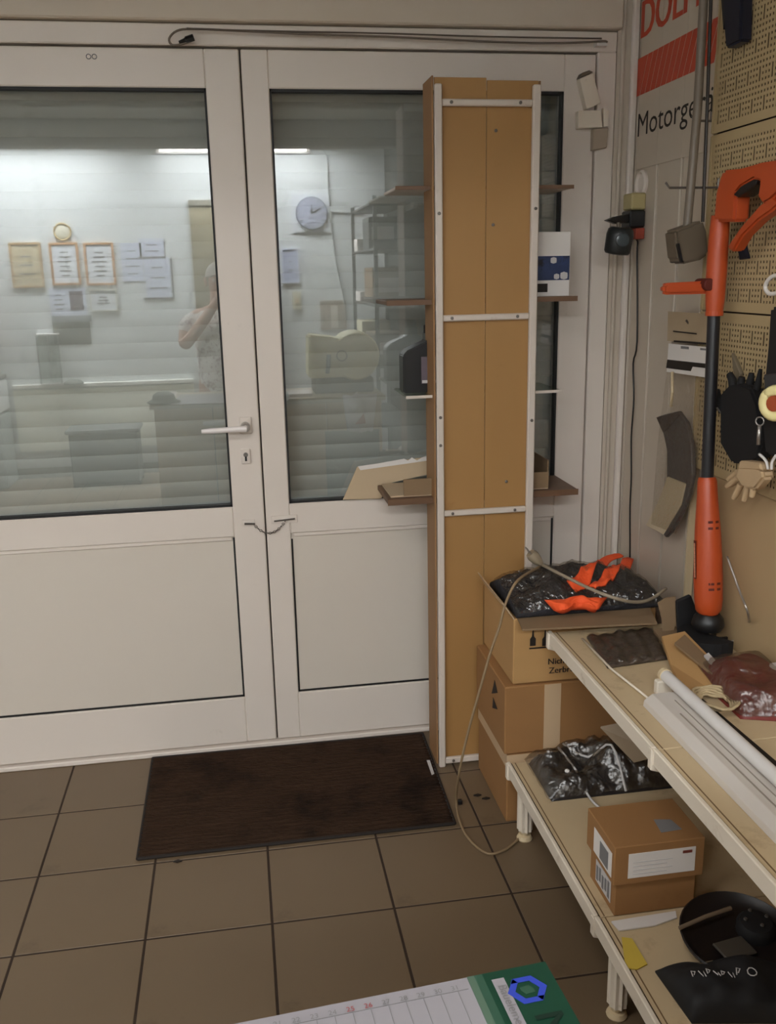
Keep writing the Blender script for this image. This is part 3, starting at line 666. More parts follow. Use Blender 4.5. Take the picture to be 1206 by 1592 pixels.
# cardboard scrap standing by the trimmer, black pad
cs = thing('folded_card', 'bent grey-brown cardboard piece propped beside the orange trimmer', 'cardboard', at(1045, 985, Z=.577))
ys_ = -.70
MB().prism(poly_y([(1022,938),(1034,930),(1050,928),(1051,966),(1046,985),(1030,988),(1028,962)], ys_), (.003,.006,0)).build('upright_face', CARDG, cs)
MB().prism([at(1015,985,Z=.578), at(1050,980,Z=.578), at(1062,1001,Z=.578), at(1028,1000,Z=.578)], (0,0,.012)).build('lower_fold', CARDG, cs)
tag(MB().prism(poly_y([(1052,935),(1074,925),(1082,945),(1088,980),(1078,984),(1054,982)], -.716), (0,.012,0)).build('black_pad', BLACKR, bevel=.003), 'dark pad wedged upright between the bent cardboard and the orange trimmer', 'pad')

# ------------------------------------------------------------------ things on the upper shelf
zs_ = .5755
dbp = [at(px,py,Z=zs_) for px,py in ((912,993),(1012,979),(1038,1026),(944,1040))]
def quadf(c4, hfun, z0): return (lambda u, v: c4[0].lerp(c4[1],u).lerp(c4[3].lerp(c4[2],u),v)+Vector((0,0,hfun(u,v)))), (lambda u, v: c4[0].lerp(c4[1],u).lerp(c4[3].lerp(c4[2],u),v)+Vector((0,0,z0)))
dbt = thing('dark_plastic_pack', 'flat crumpled dark plastic pack on the upper shelf by the cardboard flap', 'pack', (dbp[0]+dbp[2])/2)
t_, b_ = quadf(dbp, lambda u, v: .006+.012*abs(nz(u*5,v*4,7))+.002*math.sin(u*30), .0005)
MB().sheet(24, 16, t_, b_).build('pack', pm('dark_grey_film', (74,64,56), .3, .3, 10), dbt, smooth=True)
t_, b_ = quadf(dbp, lambda u, v: .011+.014*abs(nz(u*5,v*4,7)), .0105)
MB().sheet(16, 12, t_, lambda u, v: t_(u,v)-Vector((0,0,.0006))).build('clear_cover', PLASTIC, dbt, smooth=True)
wd = [at(px,py,Z=.582) for px,py in ((905,993),(950,1040),(1008,1086),(1034,1079))]
tag(MB().tube(wd, .003, 6).build('shelf_wire', WHITEM, smooth=True), 'bent cream wire along the front of the upper shelf', 'wire')
# folded carton sleeve lying slanted
cz = [at(1028,996,Z=.60), at(1064,988,Z=.615), at(1127,1053,Z=.59), at(1104,1080,Z=.577), at(1062,1082,Z=.577), at(1042,1040,Z=.58)]
sl_ = thing('carton_sleeve', 'long beige carton sleeve lying slanted between the trimmer and the white batten', 'carton', at(1075,1060,Z=zs_))
MB().prism([p for p in cz], (0,0,.012)).build('sleeve', CARDL, sl_, bevel=.001)
MB().prism([at(1048,1003,Z=.622), at(1064,990,Z=.622), at(1120,1046,Z=.603), at(1112,1056,Z=.603)], (0,0,.006)).build('grey_side', CARDG, sl_)
MB().prism([at(1094,1021,Z=.618), at(1101,1017,Z=.618), at(1127,1046,Z=.606), at(1120,1054,Z=.606)], (0,0,.004)).build('printed_strip', PAPERG, sl_)
MB().box(*[v for v in (at(1114,1060,Z=.58).x-.012, at(1114,1060,Z=.58).x+.02, at(1114,1060,Z=.58).y-.012, at(1114,1060,Z=.58).y+.012, .577, .592)]).build('dark_end', INK, sl_)
# fluorescent batten lying on the shelf
X0 = .768
bt = thing('light_batten', 'white fluorescent batten with its tube lying along the upper shelf', 'batten', (.81, -1.4, zs_))
yA, yB = at(1005, 1055, Z=.61).y, -1.98
MB().prism([(X0,yA-.06,zs_),(X0+.09,yA-.06,zs_),(X0+.088,yA-.06,.590),(X0+.07,yA-.06,.603),(X0+.02,yA-.06,.603),(X0+.002,yA-.06,.590)], (0, yB-yA+.06, 0)).build('housing', pm('batten_white', (206,198,189), .35, .03), bt, bevel=.001)
MB().box(X0+.034, X0+.037, yB+.02, yA-.16, .6028, .6042).box(X0+.052, X0+.054, yB+.02, yA-.1, .6028, .6042).build('housing_line', pm('batten_line', (150,140,128), .6), bt)
MB().tube([(X0+.074, yA-.012, .618),(X0+.074, yB, .618)], .0135, 18).build('tube', pm('unlit_tube', (216,212,208), .25, .02), bt, smooth='auto')
MB().lathe([(.0105,0),(.0155,.001),(.0155,.012),(.0105,.013)], (X0+.074, yA, .618), (0,-1,0), 20).build('end_cap', CREAM, bt, smooth='auto')
MB().box(X0+.05, X0+.088, yA-.022, yA-.002, zs_, .61).build('end_holder', pm('batten_end', (216,206,190), .4), bt, bevel=.003)
# black strap, beige cord coil, red pack
s_a, s_b = at(1068,1080,Z=.578), at(1098,1108,Z=.578); s_c = Vector((.905,-1.9,.578))
tag(MB().prism([s_a+Vector((-.012,0,-.001)), s_a+Vector((.016,.004,-.001)), Vector((.925,-1.95,.577)), Vector((.893,-1.95,.577))], (0,0,.008)).build('black_strip', GASK, bevel=.001), 'long flat black strip lying behind the white batten on the shelf', 'strip')
cc_ = at(1112, 1092, Z=.588); mc = MB()
for k in range(5): mc.tube([cc_+Vector(((.030+.004*k)*math.cos(a_*.4)*1.0, (.042+.005*k)*math.sin(a_*.4)*.9, .003*k+.003*math.sin(a_*1.7+k))) for a_ in range(17)], .0034, 6)
tag(mc.build('cord_coil', pm('beige_twine', (186,166,130), .9, .3, 90), smooth=True), 'small coil of beige twine on the shelf beside the red pack', 'twine')
rp_ = thing('red_pack', 'dark red pack wrapped in clear film against the wall on the upper shelf', 'pack', (1.03, -1.02, zs_))
def rh(u, v): return .055*(max(0,1-(2*u-1)**4)*max(0,1-(2*v-1)**4))**.5*(1+.35*nz(u*4,v*4,1))
rq = [Vector((.948,-.93,zs_)), Vector((1.105,-.90,zs_)), Vector((1.11,-1.22,zs_)), Vector((.94,-1.16,zs_))]
t_, b_ = quadf(rq, lambda u, v: rh(u,v)+.001, .0005)
MB().sheet(20, 20, t_, b_).build('contents', pm('dark_red', (120,44,36), .5, .3, 12), rp_, smooth=True)
MB().sheet(20, 20, lambda u, v: t_(u,v)+Vector((0,0,.008+.006*nz(u*7,v*6,4))), lambda u, v: t_(u,v)+Vector((0,0,.0072+.006*nz(u*7,v*6,4)))).build('clear_film', PLASTICH, rp_, smooth=True)
p = at(1188, 1034, Z=.63); MB().prism([p, p+Vector((.04,.006,0)), p+Vector((.045,-.03,.004)), p+Vector((.01,-.035,.0))], (0,0,.002)).build('paper_label', PAPERG, rp_)

# ------------------------------------------------------------------ things on the base shelf
zb_ = .2055
bg = thing('bagged_parts', 'clear bag of dark plastic parts on the base shelf by the box stack', 'bag', (.83,-.72,zb_))
def bh(x, y):
    u = (x-.83)/.175; v = (y+.72)/.095; r = max(0,1-u*u)*max(0,1-v*v)
    return zb_+.001+.10*r**.45*(.62+.55*nz(x*11,y*13,11)+.38*nz(x*26,y*28,3)+.15*nz(x*60,y*60,8))
def bxy(u, v): return Vector((.655+.35*u, -.815+.19*v, 0))
MB().sheet(56, 36, lambda u, v: bxy(u,v)+Vector((0,0,bh(*bxy(u,v).xy))), lambda u, v: bxy(u,v)+Vector((0,0,zb_))).build('dark_parts', pm('dark_parts', (34,30,31), .4, .3, 18), bg, smooth=True)
MB().sheet(30, 20, lambda u, v: bxy(u*1.06-.03,v*1.05-.025)+Vector((0,0,bh(*bxy(u,v).xy)+.011+.007*nz(u*8,v*7,2))), lambda u, v: bxy(u*1.06-.03,v*1.05-.025)+Vector((0,0,bh(*bxy(u,v).xy)+.0102+.007*nz(u*8,v*7,2)))).build('clear_bag', PLASTICH, bg, smooth=True)
for pp in (((868,1142),(895,1165),(915,1190),(935,1210),(965,1222)), ((875,1138),(915,1150),(950,1165),(975,1185))):
    q = [at(px,py,Z=.30) for px,py in pp]; q = [Vector((v.x, v.y, bh(v.x,v.y)+.012)) for v in q]
    MB().tube(q, .0032, 6, 4).build('white_seam', PAPERG, bg, smooth=True)
p = at(881, 1213, Z=.235); MB().lathe([(.006,0),(.006,.004),(.003,.006)], (p.x,p.y,bh(p.x,p.y)+.01), n=10).build('white_stud', PAPER, bg)
lq = [at(933,1132,Z=.40), at(972,1124,Z=.42), at(1012,1166,Z=.36), at(1008,1180,Z=.33), at(985,1186,Z=.31), at(972,1165,Z=.335)]
tag(MB().prism(lq, (.002,.003,.003)).build('grey_card', pm('grey_leaflet', (150,132,110), .6), bevel=.0005), 'greyish leaflet resting on the bagged dark parts under the upper shelf', 'leaflet')
def small_box(label, x0, x1, y0, y1, z0, z1):
    t = thing('small_carton', label, 'box', ((x0+x1)/2,(y0+y1)/2,z0), 'small cartons on the base shelf')
    MB().box(x0,x1,y0,y1,z0,z1).build('carton', CARD, t, bevel=.0015); return t
k1 = small_box('lower small brown carton on the base shelf, white sticker on its side', .640,.815,-1.248,-1.115,zb_,zb_+.078)
MB().prism([(.6395,-1.228,.222),(.6395,-1.148,.222),(.6395,-1.148,.272),(.6395,-1.228,.272)], (-.0008,0,0)).build('sticker', PAPERG, k1)
q = MB()
for k in range(5): q.box(.6378,.6386,-1.222+.015*k,-1.213+.015*k,.228+.006*(k%2),.266-.004*(k%3))
q.build('sticker_print', INKG, k1)
za = zb_+.0785
k2 = small_box('upper small brown carton stacked on the base shelf, large white front sticker', .632,.826,-1.256,-1.108,za,za+.088)
MB().box(.662,.806,-1.2572,-1.2562,za+.014,za+.07).build('sticker', PAPER, k2)
MB().box(.778,.798,-1.2582,-1.2572,za+.058,za+.064).build('sticker_logo', pm('red_brown_print', (120,60,48), .6), k2)
q = MB()
for k in range(4): q.box(.672,.745+.012*(k%2),-1.2579,-1.2572,za+.022+.009*k,za+.0235+.009*k)
q.build('sticker_print', PAPERG, k2)
MB().prism([(.6315,-1.245,za+.012),(.6315,-1.150,za+.012),(.6315,-1.150,za+.068),(.6315,-1.245,za+.068)], (-.0008,0,0)).build('sticker', PAPER, k2)
MB().box(.6298,.6306,-1.228,-1.185,za+.018,za+.058).build('sticker_print', INKG, k2)
MB().prism([(.745,-1.225,za+.0885),(.792,-1.222,za+.0885),(.785,-1.185,za+.0885),(.750,-1.178,za+.0885)], (0,0,.0006)).build('printed_stamp', INKG, k2)
# white paper strip, yellow note
pq = [at(px,py,Z=zb_+.001) for px,py in ((950,1434),(1050,1418),(1052,1428),(1018,1440),(962,1448))]
tag(MB().prism(pq, (0,0,.003)).build('paper_strip', PAPER), 'white paper strip under the dark round cover in front of the small cartons', 'paper')
yq = [at(px,py,Z=zb_+.001) for px,py in ((966,1458),(982,1460),(1006,1500),(990,1508),(972,1506))]
tag(MB().prism(yq, (0,0,.002)).build('yellow_note', pm('yellow_note', (206,178,70), .8, .1)), 'yellow paper scrap at the front of the base shelf', 'paper')
# dark round cover
rc = Vector((.832,-1.395,zb_+.004)); tilt = Vector((-.05,-.12,1)).normalized()
rd = thing('round_cover', 'dark round blade cover with a hub lying on the base shelf', 'cover', rc)
rcc = rc+Vector((0,.004,.019))
MB().lathe([(.0,.0),(.085,.0),(.106,.012),(.110,.022),(.107,.024),(.100,.016),(.082,.007),(.0,.007)], rcc, tilt, 36).build('dish', pm('dark_brown_plastic', (26,20,19), .4, .2), rd, smooth='auto')
MB().lathe([(.036,.006),(.036,.028),(.030,.036),(.012,.038)], rcc+Vector((.042,.012,0)), tilt, 24).build('hub', BLACKR, rd, smooth='auto')
for a_ in range(4): MB().lathe([(.004,0),(.003,.003)], rcc+Vector((.042+.022*math.cos(a_*1.57), .012+.022*math.sin(a_*1.57), .040)), tilt, 8).build('hub_bolt', STEEL, rd)
MB().obox(rcc+tilt*.012+Vector((-.022,-.026,0)), (.066,.048,.006), Matrix.Rotation(.15,3,'Z')).build('grey_label', pm('dull_label', (70,64,56), .5, .2), rd, bevel=.002)
sp0, sp1 = rcc+Vector((-.108,.028,.026)), rcc+Vector((.012,.052,.036))
MB().tube([sp0, sp0.lerp(sp1,.5)+Vector((0,0,.003)), sp1], .0042, 8).build('strap', pm('brown_strap', (112,94,74), .6), rd)
MB().obox(rcc+Vector((-.098,-.052,.006)), (.045,.012,.008), Matrix.Rotation(.1,3,'Z')).build('edge_clip', GREYPL, rd, bevel=.002)
# black cloth pouch with white writing
bp_ = thing('black_pouch', 'black pouch with faint white writing at the near end of the base shelf', 'pouch', (.85,-1.57,zb_))
def ph(u, v): return .004+.042*(max(0,1-(2*u-1)**4)*max(0,1-(2*v-1)**4))**.5*(1+.35*nz(u*4,v*3,6))
pq = [at(1018,1512,Z=zb_), at(1225,1506,Z=zb_), at(1230,1592,Z=zb_), at(1075,1592,Z=zb_)]
t_, b_ = quadf(pq, ph, .0005)
MB().sheet(34, 18, t_, b_).build('pouch', pm('black_cloth', (15,14,16), .7, .2), bp_, smooth=True)
wm = MB()
def wr_(seq):
    wm.tube([t_(u,v)+Vector((0,0,.0015)) for u, v in seq], .0011, 5)
for i in range(7):
    u0 = .16+.062*i; v0 = .40+.03*(i%2)
    wr_([(u0,v0),(u0+.02,v0+.10),(u0+.035,v0+.02),(u0+.04,v0+.11)] if i % 2 else [(u0,v0+.1),(u0+.01,v0),(u0+.035,v0+.03),(u0+.015,v0+.08)])
wr_([(.66+.04*math.cos(a_), .50+.07*math.sin(a_)) for a_ in [k*.7 for k in range(10)]])
wm.build('white_writing', PAPERG, bp_, kind='stuff')

# ------------------------------------------------------------------ things hung on the perforated wall
def hook(label, y, z, x0, x1=XF, up=.012):
    return tag(MB().tube([(x1+.006,y,z),(x0+.01,y,z),(x0,y,z+up)], .0028, 8).tube([(x1+.004,y,z+.02),(x1-.002,y,z+.02),(x1-.002,y,z)], .0028, 6).build('wall_hook', STEEL), label, 'hook')
hq = at(1034, 292, Y=-.585)
hook('long steel hook with a grey long-handled tool on the pegboard', -.585, hq.z, hq.x)
hook('short steel hook across the sign, above the long hook', -.53, at(1110,188,Y=-.53).z, at(1075,188,Y=-.53).x)
yt = -.60
lt_ = thing('long_handled_tool', 'grey long-handled tool with a boxy brown head hanging by the sign', 'tool', at(1075, 410, Y=yt))
MB().tube([at(1096,-40,Y=yt), at(1084,170,Y=yt), at(1068,352,Y=yt)], .0105, 12).build('handle', pm('grey_tube', (112,100,86), .45), lt_, smooth='auto')
MB().tube([at(1106,-40,Y=yt+.01), at(1099,170,Y=yt+.01), at(1092,345,Y=yt+.01)], .0042, 8).build('rod', DKCABLE, lt_, smooth='auto')
MB().prism(poly_y([(1049,358),(1093,342),(1099,360),(1102,395),(1090,404),(1062,411),(1054,404)], yt-.03), (0,.06,0)).build('head', GREYPL, lt_, bevel=.006, seg=2, smooth=True)
MB().prism(poly_y([(1053,380),(1056,378),(1062,408),(1059,408)], yt-.034), (0,.06,0)).build('head_edge', BLACK, lt_)
q = at(1135, 60, X=XF-.03)
nt_ = thing('dark_blue_holster', 'dark blue tapered holster hanging at the top of the pegboard', 'holster', q)
def poly_x(pts, x): return [at(px, py, X=x) for px, py in pts]
MB().prism(poly_x([(1122,-30),(1152,-30),(1150,64),(1127,76),(1125,50),(1124,20)], XF-.034), (.03,0,0)).build('sheath', NAVY, nt_, bevel=.005, seg=2, smooth=True)
MB().prism(poly_x([(1119,-30),(1124,-30),(1127,22),(1124,46)], XF-.03), (.02,0,0)).build('strap', BLACK, nt_)
hook('steel hook carrying the dark blue holster at the top of the pegboard', at(1135,-20,X=XF).y, 2.17, XF-.045)
# packaged curved blade
xp = XR-.046
pk = thing('packaged_blade', 'curved grey blade in clear packaging with a white header card on the siding', 'pack', at(1045, 840, X=xp))
MB().prism(poly_x([(1039,534),(1102,540),(1104,588),(1036,578)], xp), (.004,0,0)).build('header_card', PAPER, pk)
MB().prism(poly_x([(1037,559),(1102,566),(1102,573),(1076,570),(1073,577),(1035,572)], xp-.001), (.001,0,0)).build('header_band', INK, pk)
MB().prism(poly_x([(1058,538),(1070,539),(1070,543),(1058,542)], xp-.001), (.001,0,0)).prism(poly_x([(1088,541),(1098,542),(1098,545),(1088,544)], xp-.001), (.001,0,0)).build('header_print', INKG, pk)
MB().prism(poly_x([(1047,529),(1101,533),(1101,536),(1047,532)], xp-.001), (.001,0,0)).prism(poly_x([(1046,514),(1082,518),(1082,520),(1046,516)], xp-.001), (.001,0,0)).build('upper_print', INK, pk)
MB().prism(poly_x([(1038,484),(1102,488),(1102,536),(1037,530)], xp+.002), (.0012,0,0)).build('backing_card', pm('beige_card', (170,150,122), .6), pk)
MB().prism(poly_x([(1036,578),(1104,588),(1086,700),(1078,770),(1050,830),(1012,815),(1022,690)], xp-.012), (.0006,0,0)).build('clear_bag', PLASTIC, pk)
MB().prism(poly_x([(1021,648),(1032,644),(1054,639),(1066,656),(1074,690),(1076,740),(1070,770),(1058,800),(1042,828),(1034,836),(1028,828),(1040,806),(1052,770),(1036,745),(1036,700),(1029,668)], xp-.006), (.012,0,0)).build('blade', pm('grey_blade', (74,66,62), .4, .1), pk, bevel=.003)
MB().prism(poly_x([(1020,649),(1053,640),(1055,646),(1036,668),(1030,672)], xp-.0075), (.002,0,0)).build('blade_grip', pm('brown_grip', (60,44,34), .5), pk)
MB().prism(poly_x([(1037,741),(1065,752),(1058,785),(1030,831),(1003,817),(1022,780)], xp-.009), (.016,0,0)).build('paper_sleeve', pm('cream_sleeve', (200,184,154), .8), pk, bevel=.002)
MB().tube([at(1045,578,X=xp-.01), at(1045,610,X=xp-.012), at(1043,632,X=xp-.006)], .004, 6).build('hang_loop', CREAM, pk)
hook('steel hook behind the white header card of the packaged blade', at(1068,505,X=xp).y, at(1068,505,X=xp).z, XR-.05, XR)
# gloves
def glove(label, mat, palm, fingers, x, th, cuff=None):
    g = thing('work_glove', label, 'glove', at(palm[0][0], palm[0][1], X=x))
    m = MB().prism(poly_x(palm, x), (th,0,0)); m.build('palm', mat, g, bevel=.006, seg=2, smooth=True)
    for f_ in fingers: MB().tube([at(px,py,X=x+th/2) for px,py in f_[:-1]], f_[-1], 10).build('finger', mat, g, smooth='auto')
    if cuff: MB().prism(poly_x(cuff, x-.002), (th+.004,0,0)).build('cuff', mat, g, bevel=.004)
    return g
glove('black work glove hanging from the pegboard beside the trimmer shaft', BLACKR, [(1118,612),(1130,600),(1150,596),(1165,602),(1176,628),(1182,690),(1176,716),(1158,722),(1135,720),(1118,690)], [[(1140,606),(1138,590),(1134,582),[.010,.010,.008]],[(1160,610),(1166,594),(1168,580),[.010,.009,.006]],[(1172,620),(1178,598),(1182,574),[.010,.008,.004]],[(1122,640),(1116,618),(1114,606),[.009,.009,.007]],[(1150,602),(1152,592),(1153,586),[.009,.009,.007]]], XF-.05, .035)
BEIGE = pm('beige_glove', (186,158,122), .9, .12, 12)
glove('beige work glove hanging below the black glove', BEIGE, [(1146,722),(1168,722),(1184,730),(1186,744),(1172,762),(1152,758),(1142,742)], [[(1148,742),(1136,752),(1130,756),[.008,.008,.006]],[(1152,752),(1144,768),(1140,774),[.008,.008,.006]],[(1162,756),(1158,772),(1156,778),[.008,.007,.006]],[(1170,752),(1170,764),(1168,772),[.008,.007,.006]],[(1146,734),(1136,742),(1132,745),[.007,.007,.006]]], XF-.088, .028, [(1148,716),(1180,720),(1184,732),(1146,730)])
hook('steel hook behind the black work glove', at(1150,640,X=XF).y, at(1150,640,X=XF).z, XF-.06)
tag(MB().prism(poly_x([(1136,548),(1142,560),(1150,580),(1146,592),(1140,590)], XF-.012), (.010,0,0)).build('grey_scraper', pm('grey_scraper', (120,108,88), .5), bevel=.002), 'small grey blade tip hanging behind the trimmer shaft on the pegboard', 'blade')
# black tool bag with tape roll and white cords
tb = thing('black_tool_bag', 'black hanging tool bag at the edge of the pegboard', 'bag', at(1198, 780, X=XF-.05))
MB().prism(poly_x([(1196,478),(1240,470),(1260,760),(1205,712),(1188,706),(1184,660),(1186,600),(1192,540)], XF-.075), (.06,0,0)).build('bag_body', pm('bag_black', (17,14,15), .7), tb, bevel=.006, seg=2, smooth=True)
MB().prism(poly_x([(1186,582),(1240,578),(1242,612),(1188,610)], XF-.082), (.01,0,0)).build('bag_flap', pm('bag_flap', (48,48,50), .5), tb, bevel=.003)
q = MB()
for pp in (((1180,706),(1190,716),(1194,730)), ((1206,708),(1200,718),(1199,730))): q.tube([at(px,py,X=XF-.08) for px,py in pp], .0032, 6, 4)
q.build('white_cord', PAPER, tb, smooth=True)
q = at(1206, 627, X=XF-.10)
tr_ = thing('tape_roll', 'yellow and white tape roll clipped to the black tool bag', 'tape', q)
MB().torus(q, (1,.5,0), .026, .012, 22, 8).build('roll', pm('pale_yellow_roll', (236,222,160), .5), tr_, smooth=True)
MB().lathe([(.0,0),(.016,0),(.016,.01),(.0,.01)], q, (-1,-.4,0), 14).build('core', pm('rust_core', (160,70,30), .6), tr_)
q = at(1181, 655, X=XF-.10)
cr = MB().torus(q, (1,.6,0), .009, .0018, 14, 6).tube([q-Vector((0,0,.008)), q-Vector((0,.001,.05))], .0042, 6)
tag(cr.build('key_clip', CHROME, smooth=True), 'silver key clip hanging in front of the black tool bag', 'clip')
q = [at(px,py,X=XF-.05) for px,py in ((1212,428),(1200,430),(1191,440),(1190,450),(1197,457),(1210,455))]
tag(MB().tube(q, .0045, 8, 5).build('white_cord_loop', PAPER, smooth=True), 'white cord loop hanging above the black tool bag', 'cord')
tag(MB().prism(poly_x([(1146,385),(1154,372),(1162,402),(1148,404)], XF-.01), (.009,0,0)).build('black_clip', NAVY, bevel=.002), 'small dark clip on the pegboard behind the trimmer grip', 'clip')

# ------------------------------------------------------------------ counter by the camera, with planner
CZ, CY = .85, -2.19
ct = thing('shop_counter', 'low wooden shop counter facing the door, mirrored in the glass', 'counter', (.12,-2.42,0))
MB().box(-.53, .74, -2.66, CY, CZ-.03, CZ).build('worktop', pm('counter_top', (180,164,134), .45, .06), ct, bevel=.003)
bw = (.72+.51)/4
for k in range(4): MB().box(-.51+k*bw+.002, -.51+(k+1)*bw-.002, CY-.03, CY-.012, .03, CZ-.031).build('front_board', WOOD, ct, bevel=.002)
MB().box(-.51, -.49, -2.64, CY-.031, .0, CZ-.031).build('side_board', WOOD, ct); MB().box(.70, .72, -2.64, CY-.031, 0, CZ-.031).build('side_board', WOOD, ct)
MB().box(.40, .70, CY-.011, CY-.004, .05, .66).build('grey_panel', pm('counter_grey', (104,104,98), .6), ct)
pa = at(847,1495,Z=CZ+.004); pu = (at(380,1588,Z=CZ+.004)-pa).normalized(); pv = Vector((-pu.y, pu.x, 0))
if pv.y > 0: pv = -pv
pl = thing('wall_planner', 'green and white planner with a blue diamond logo lying on the counter edge', 'planner', pa+pu*.3+pv*.2)
def pp(u, v, h=0): return pa + pu*u + pv*v + Vector((0,0,h-.003))
def flat(name, mat, q, h, th=.0004): return MB().prism([pp(u,v,h) for u, v in q], (0,0,th)).build(name, mat, pl)
PG = pm('planner_green', (20,58,42), .4, .1); PB = pm('planner_blue', (48,66,166), .4, .05); PW = pm('planner_white', (140,136,140), .5, .03); PGL = pm('planner_pale_green', (78,100,84), .45, .05); PGM = pm('planner_mid_green', (46,78,62), .45, .05)
MB().prism([pp(0,0), pp(.62,0), pp(.62,.42), pp(0,.42)], (0,0,.0026)).build('sheet', PW, pl)
flat('green_band', PG, [(0,0),(.064,0),(.064,.42),(0,.42)], .0028); flat('green_band', PGM, [(.064,0),(.072,0),(.072,.42),(.064,.42)], .0028); flat('green_band', PGL, [(.072,0),(.079,0),(.079,.42),(.072,.42)], .0028)
flat('name_strip', PW, [(.046,.010),(.058,.010),(.058,.30),(.046,.30)], .0034)
tx = (pp(.052,.3)-pp(.052,.02)).normalized()
text('strip_lettering', 'Bauelemente', INKG, pl, pp(.0555,.020,.0042), tx, -pu if False else Vector((0,0,1)).cross(tx), height=.0085)
# diamond emblem: two interlocked angular hooks
Lc = (.030, .030)
def hookpoly(sg):
    s = [(-.021,.000),(-.010,-.017),(.010,-.017),(.014,-.011),(-.006,-.011),(-.013,.000),(-.006,.011),(-.0095,.017)]
    return [(Lc[0]+sg*x*.92, Lc[1]+sg*y*.92) for x, y in s]
for sg_ in (1, -1): flat('emblem', PB, hookpoly(sg_), .0036)
flat('emblem_core', PGM, [(Lc[0]-.006,Lc[1]),(Lc[0]-.003,Lc[1]-.005),(Lc[0]+.006,Lc[1]-.004),(Lc[0]+.006,Lc[1]),(Lc[0]+.003,Lc[1]+.005),(Lc[0]-.006,Lc[1]+.004)], .0035)
text('brand_lettering', 'MEA', pm('planner_dark_green', (12,36,26), .5), pl, pp(.036,.062,.0036), tx, Vector((0,0,1)).cross(tx), height=.026, bold=.02)
g = MB()
for k in range(32):
    u = .092+.0165*k; g.prism([pp(u,.014,.0028),pp(u+.0006,.014,.0028),pp(u+.0006,.40,.0028),pp(u,.40,.0028)], (0,0,.0003))
for k in range(8): g.prism([pp(.082,.014+.05*k,.0028),pp(.6,.014+.05*k,.0028),pp(.6,.0146+.05*k,.0028),pp(.082,.0146+.05*k,.0028)], (0,0,.0003))
g.build('grid_lines', INKG, pl, kind='stuff')
for k in range(24): text('day_number', str(31-k), pm('planner_red', (150,70,70), .5) if k % 7 in (5,6) else INKG, pl, pp(.0975+.0165*k, .0135, .0032), -pu, -pv, height=.0055)
# ------------------------------------------------------------------ what the glass mirrors: the wall opposite the door
YW = YB+.001
def wallrect(name, pxs, mat, th=.008, par=None, y=YB, inset=0):
    (a_, b_, c_, d_) = pxs; p, q = refl(a_, b_, 4.6), refl(c_, d_, 4.6)
    return MB().box(p.x+inset, q.x-inset, y, y+th, q.z+inset, p.z-inset).build(name, mat, par)
def lines(par, box, n, mat=INKG, y=.012, frac=.7):
    a_, b_, c_, d_ = box; p, q = refl(a_, b_, 4.6), refl(c_, d_, 4.6); g = MB(); wx = q.x-p.x
    for k in range(n):
        z = p.z+(q.z-p.z)*(k+1)/(n+1); f_ = frac*(.6+.4*((k*7) % 5)/4); cx_ = (p.x+q.x)/2; g.box(cx_-wx*f_/2, cx_+wx*f_/2, YB+y, YB+y+.0006, z-.004, z+.004)
    g.build('printed_lines', mat, par, kind='stuff')
def framed(name, label, box, fm, im, grp, n=5, bar=.016, cat='frame'):
    a_, b_, c_, d_ = box; p, q = refl(a_, b_, 4.6), refl(c_, d_, 4.6)
    t = thing(name, label, cat, ((p.x+q.x)/2, YB, q.z), grp)
    MB().box(p.x+bar, q.x-bar, YB, YB+.008, q.z+bar, p.z-bar).build('sheet', im, t)
    MB().box(p.x, p.x+bar, YB, YB+.014, q.z, p.z).box(q.x-bar, q.x, YB, YB+.014, q.z, p.z).box(p.x+bar, q.x-bar, YB, YB+.014, q.z, q.z+bar).box(p.x+bar, q.x-bar, YB, YB+.014, p.z-bar, p.z).build('frame', fm, t)
    if n: lines(t, (a_+8, b_+8, c_-8, d_-8), n, y=.009)
    return t
PCERT = pm('certificate_paper', (214,218,224), .7, .03)
BEIGEP = pm('beige_print', (186,172,140), .7, .08)
BLUEG = pm('blue_grey_paper', (200,206,224), .7, .04)
G1 = 'framed certificates on the wall opposite the door'
framed('framed_certificate', 'wood-framed beige print, hung apart beside the pair of brown frames', (10,377,68,447), WOODF, BEIGEP, G1, 3)
framed('framed_certificate', 'brown-framed white certificate under the round plaque', (73,377,125,443), pm('frame_brown', (186,140,96), .5), PCERT, G1, 6)
framed('framed_certificate', 'brown-framed white certificate next to the unframed white sheets', (127,377,180,443), pm('frame_brown', (186,140,96), .5), PCERT, G1, 6)
framed('framed_certificate', 'small pale-framed certificate below the brown frames', (136,450,183,484), pm('pale_frame', (206,206,196), .5), PCERT, G1, 3, .012)
pt_ = thing('wall_poster', 'white poster with a dark square photo below the brown frames', 'poster', refl(104, 490, 4.6))
wallrect('sheet', (73,448,135,491), BLUEG, .004, pt_); wallrect('photo', (105,453,129,482), pm('plum_photo', (96,80,92), .6, .3, 20), .006, pt_); lines(pt_, (76,452,103,488), 4, y=.0045)
pt_ = thing('wall_poster', 'dark landscape picture hung lowest under the white poster', 'poster', refl(108, 535, 4.6))
wallrect('sheet', (78,492,141,535), pm('dusk_picture', (92,92,84), .6, .3, 6), .006, pt_); wallrect('light_band', (78,492,141,500), pm('grey_sky', (130,132,134), .6), .007, pt_)
G2 = 'paper sheets on the wall opposite the door'
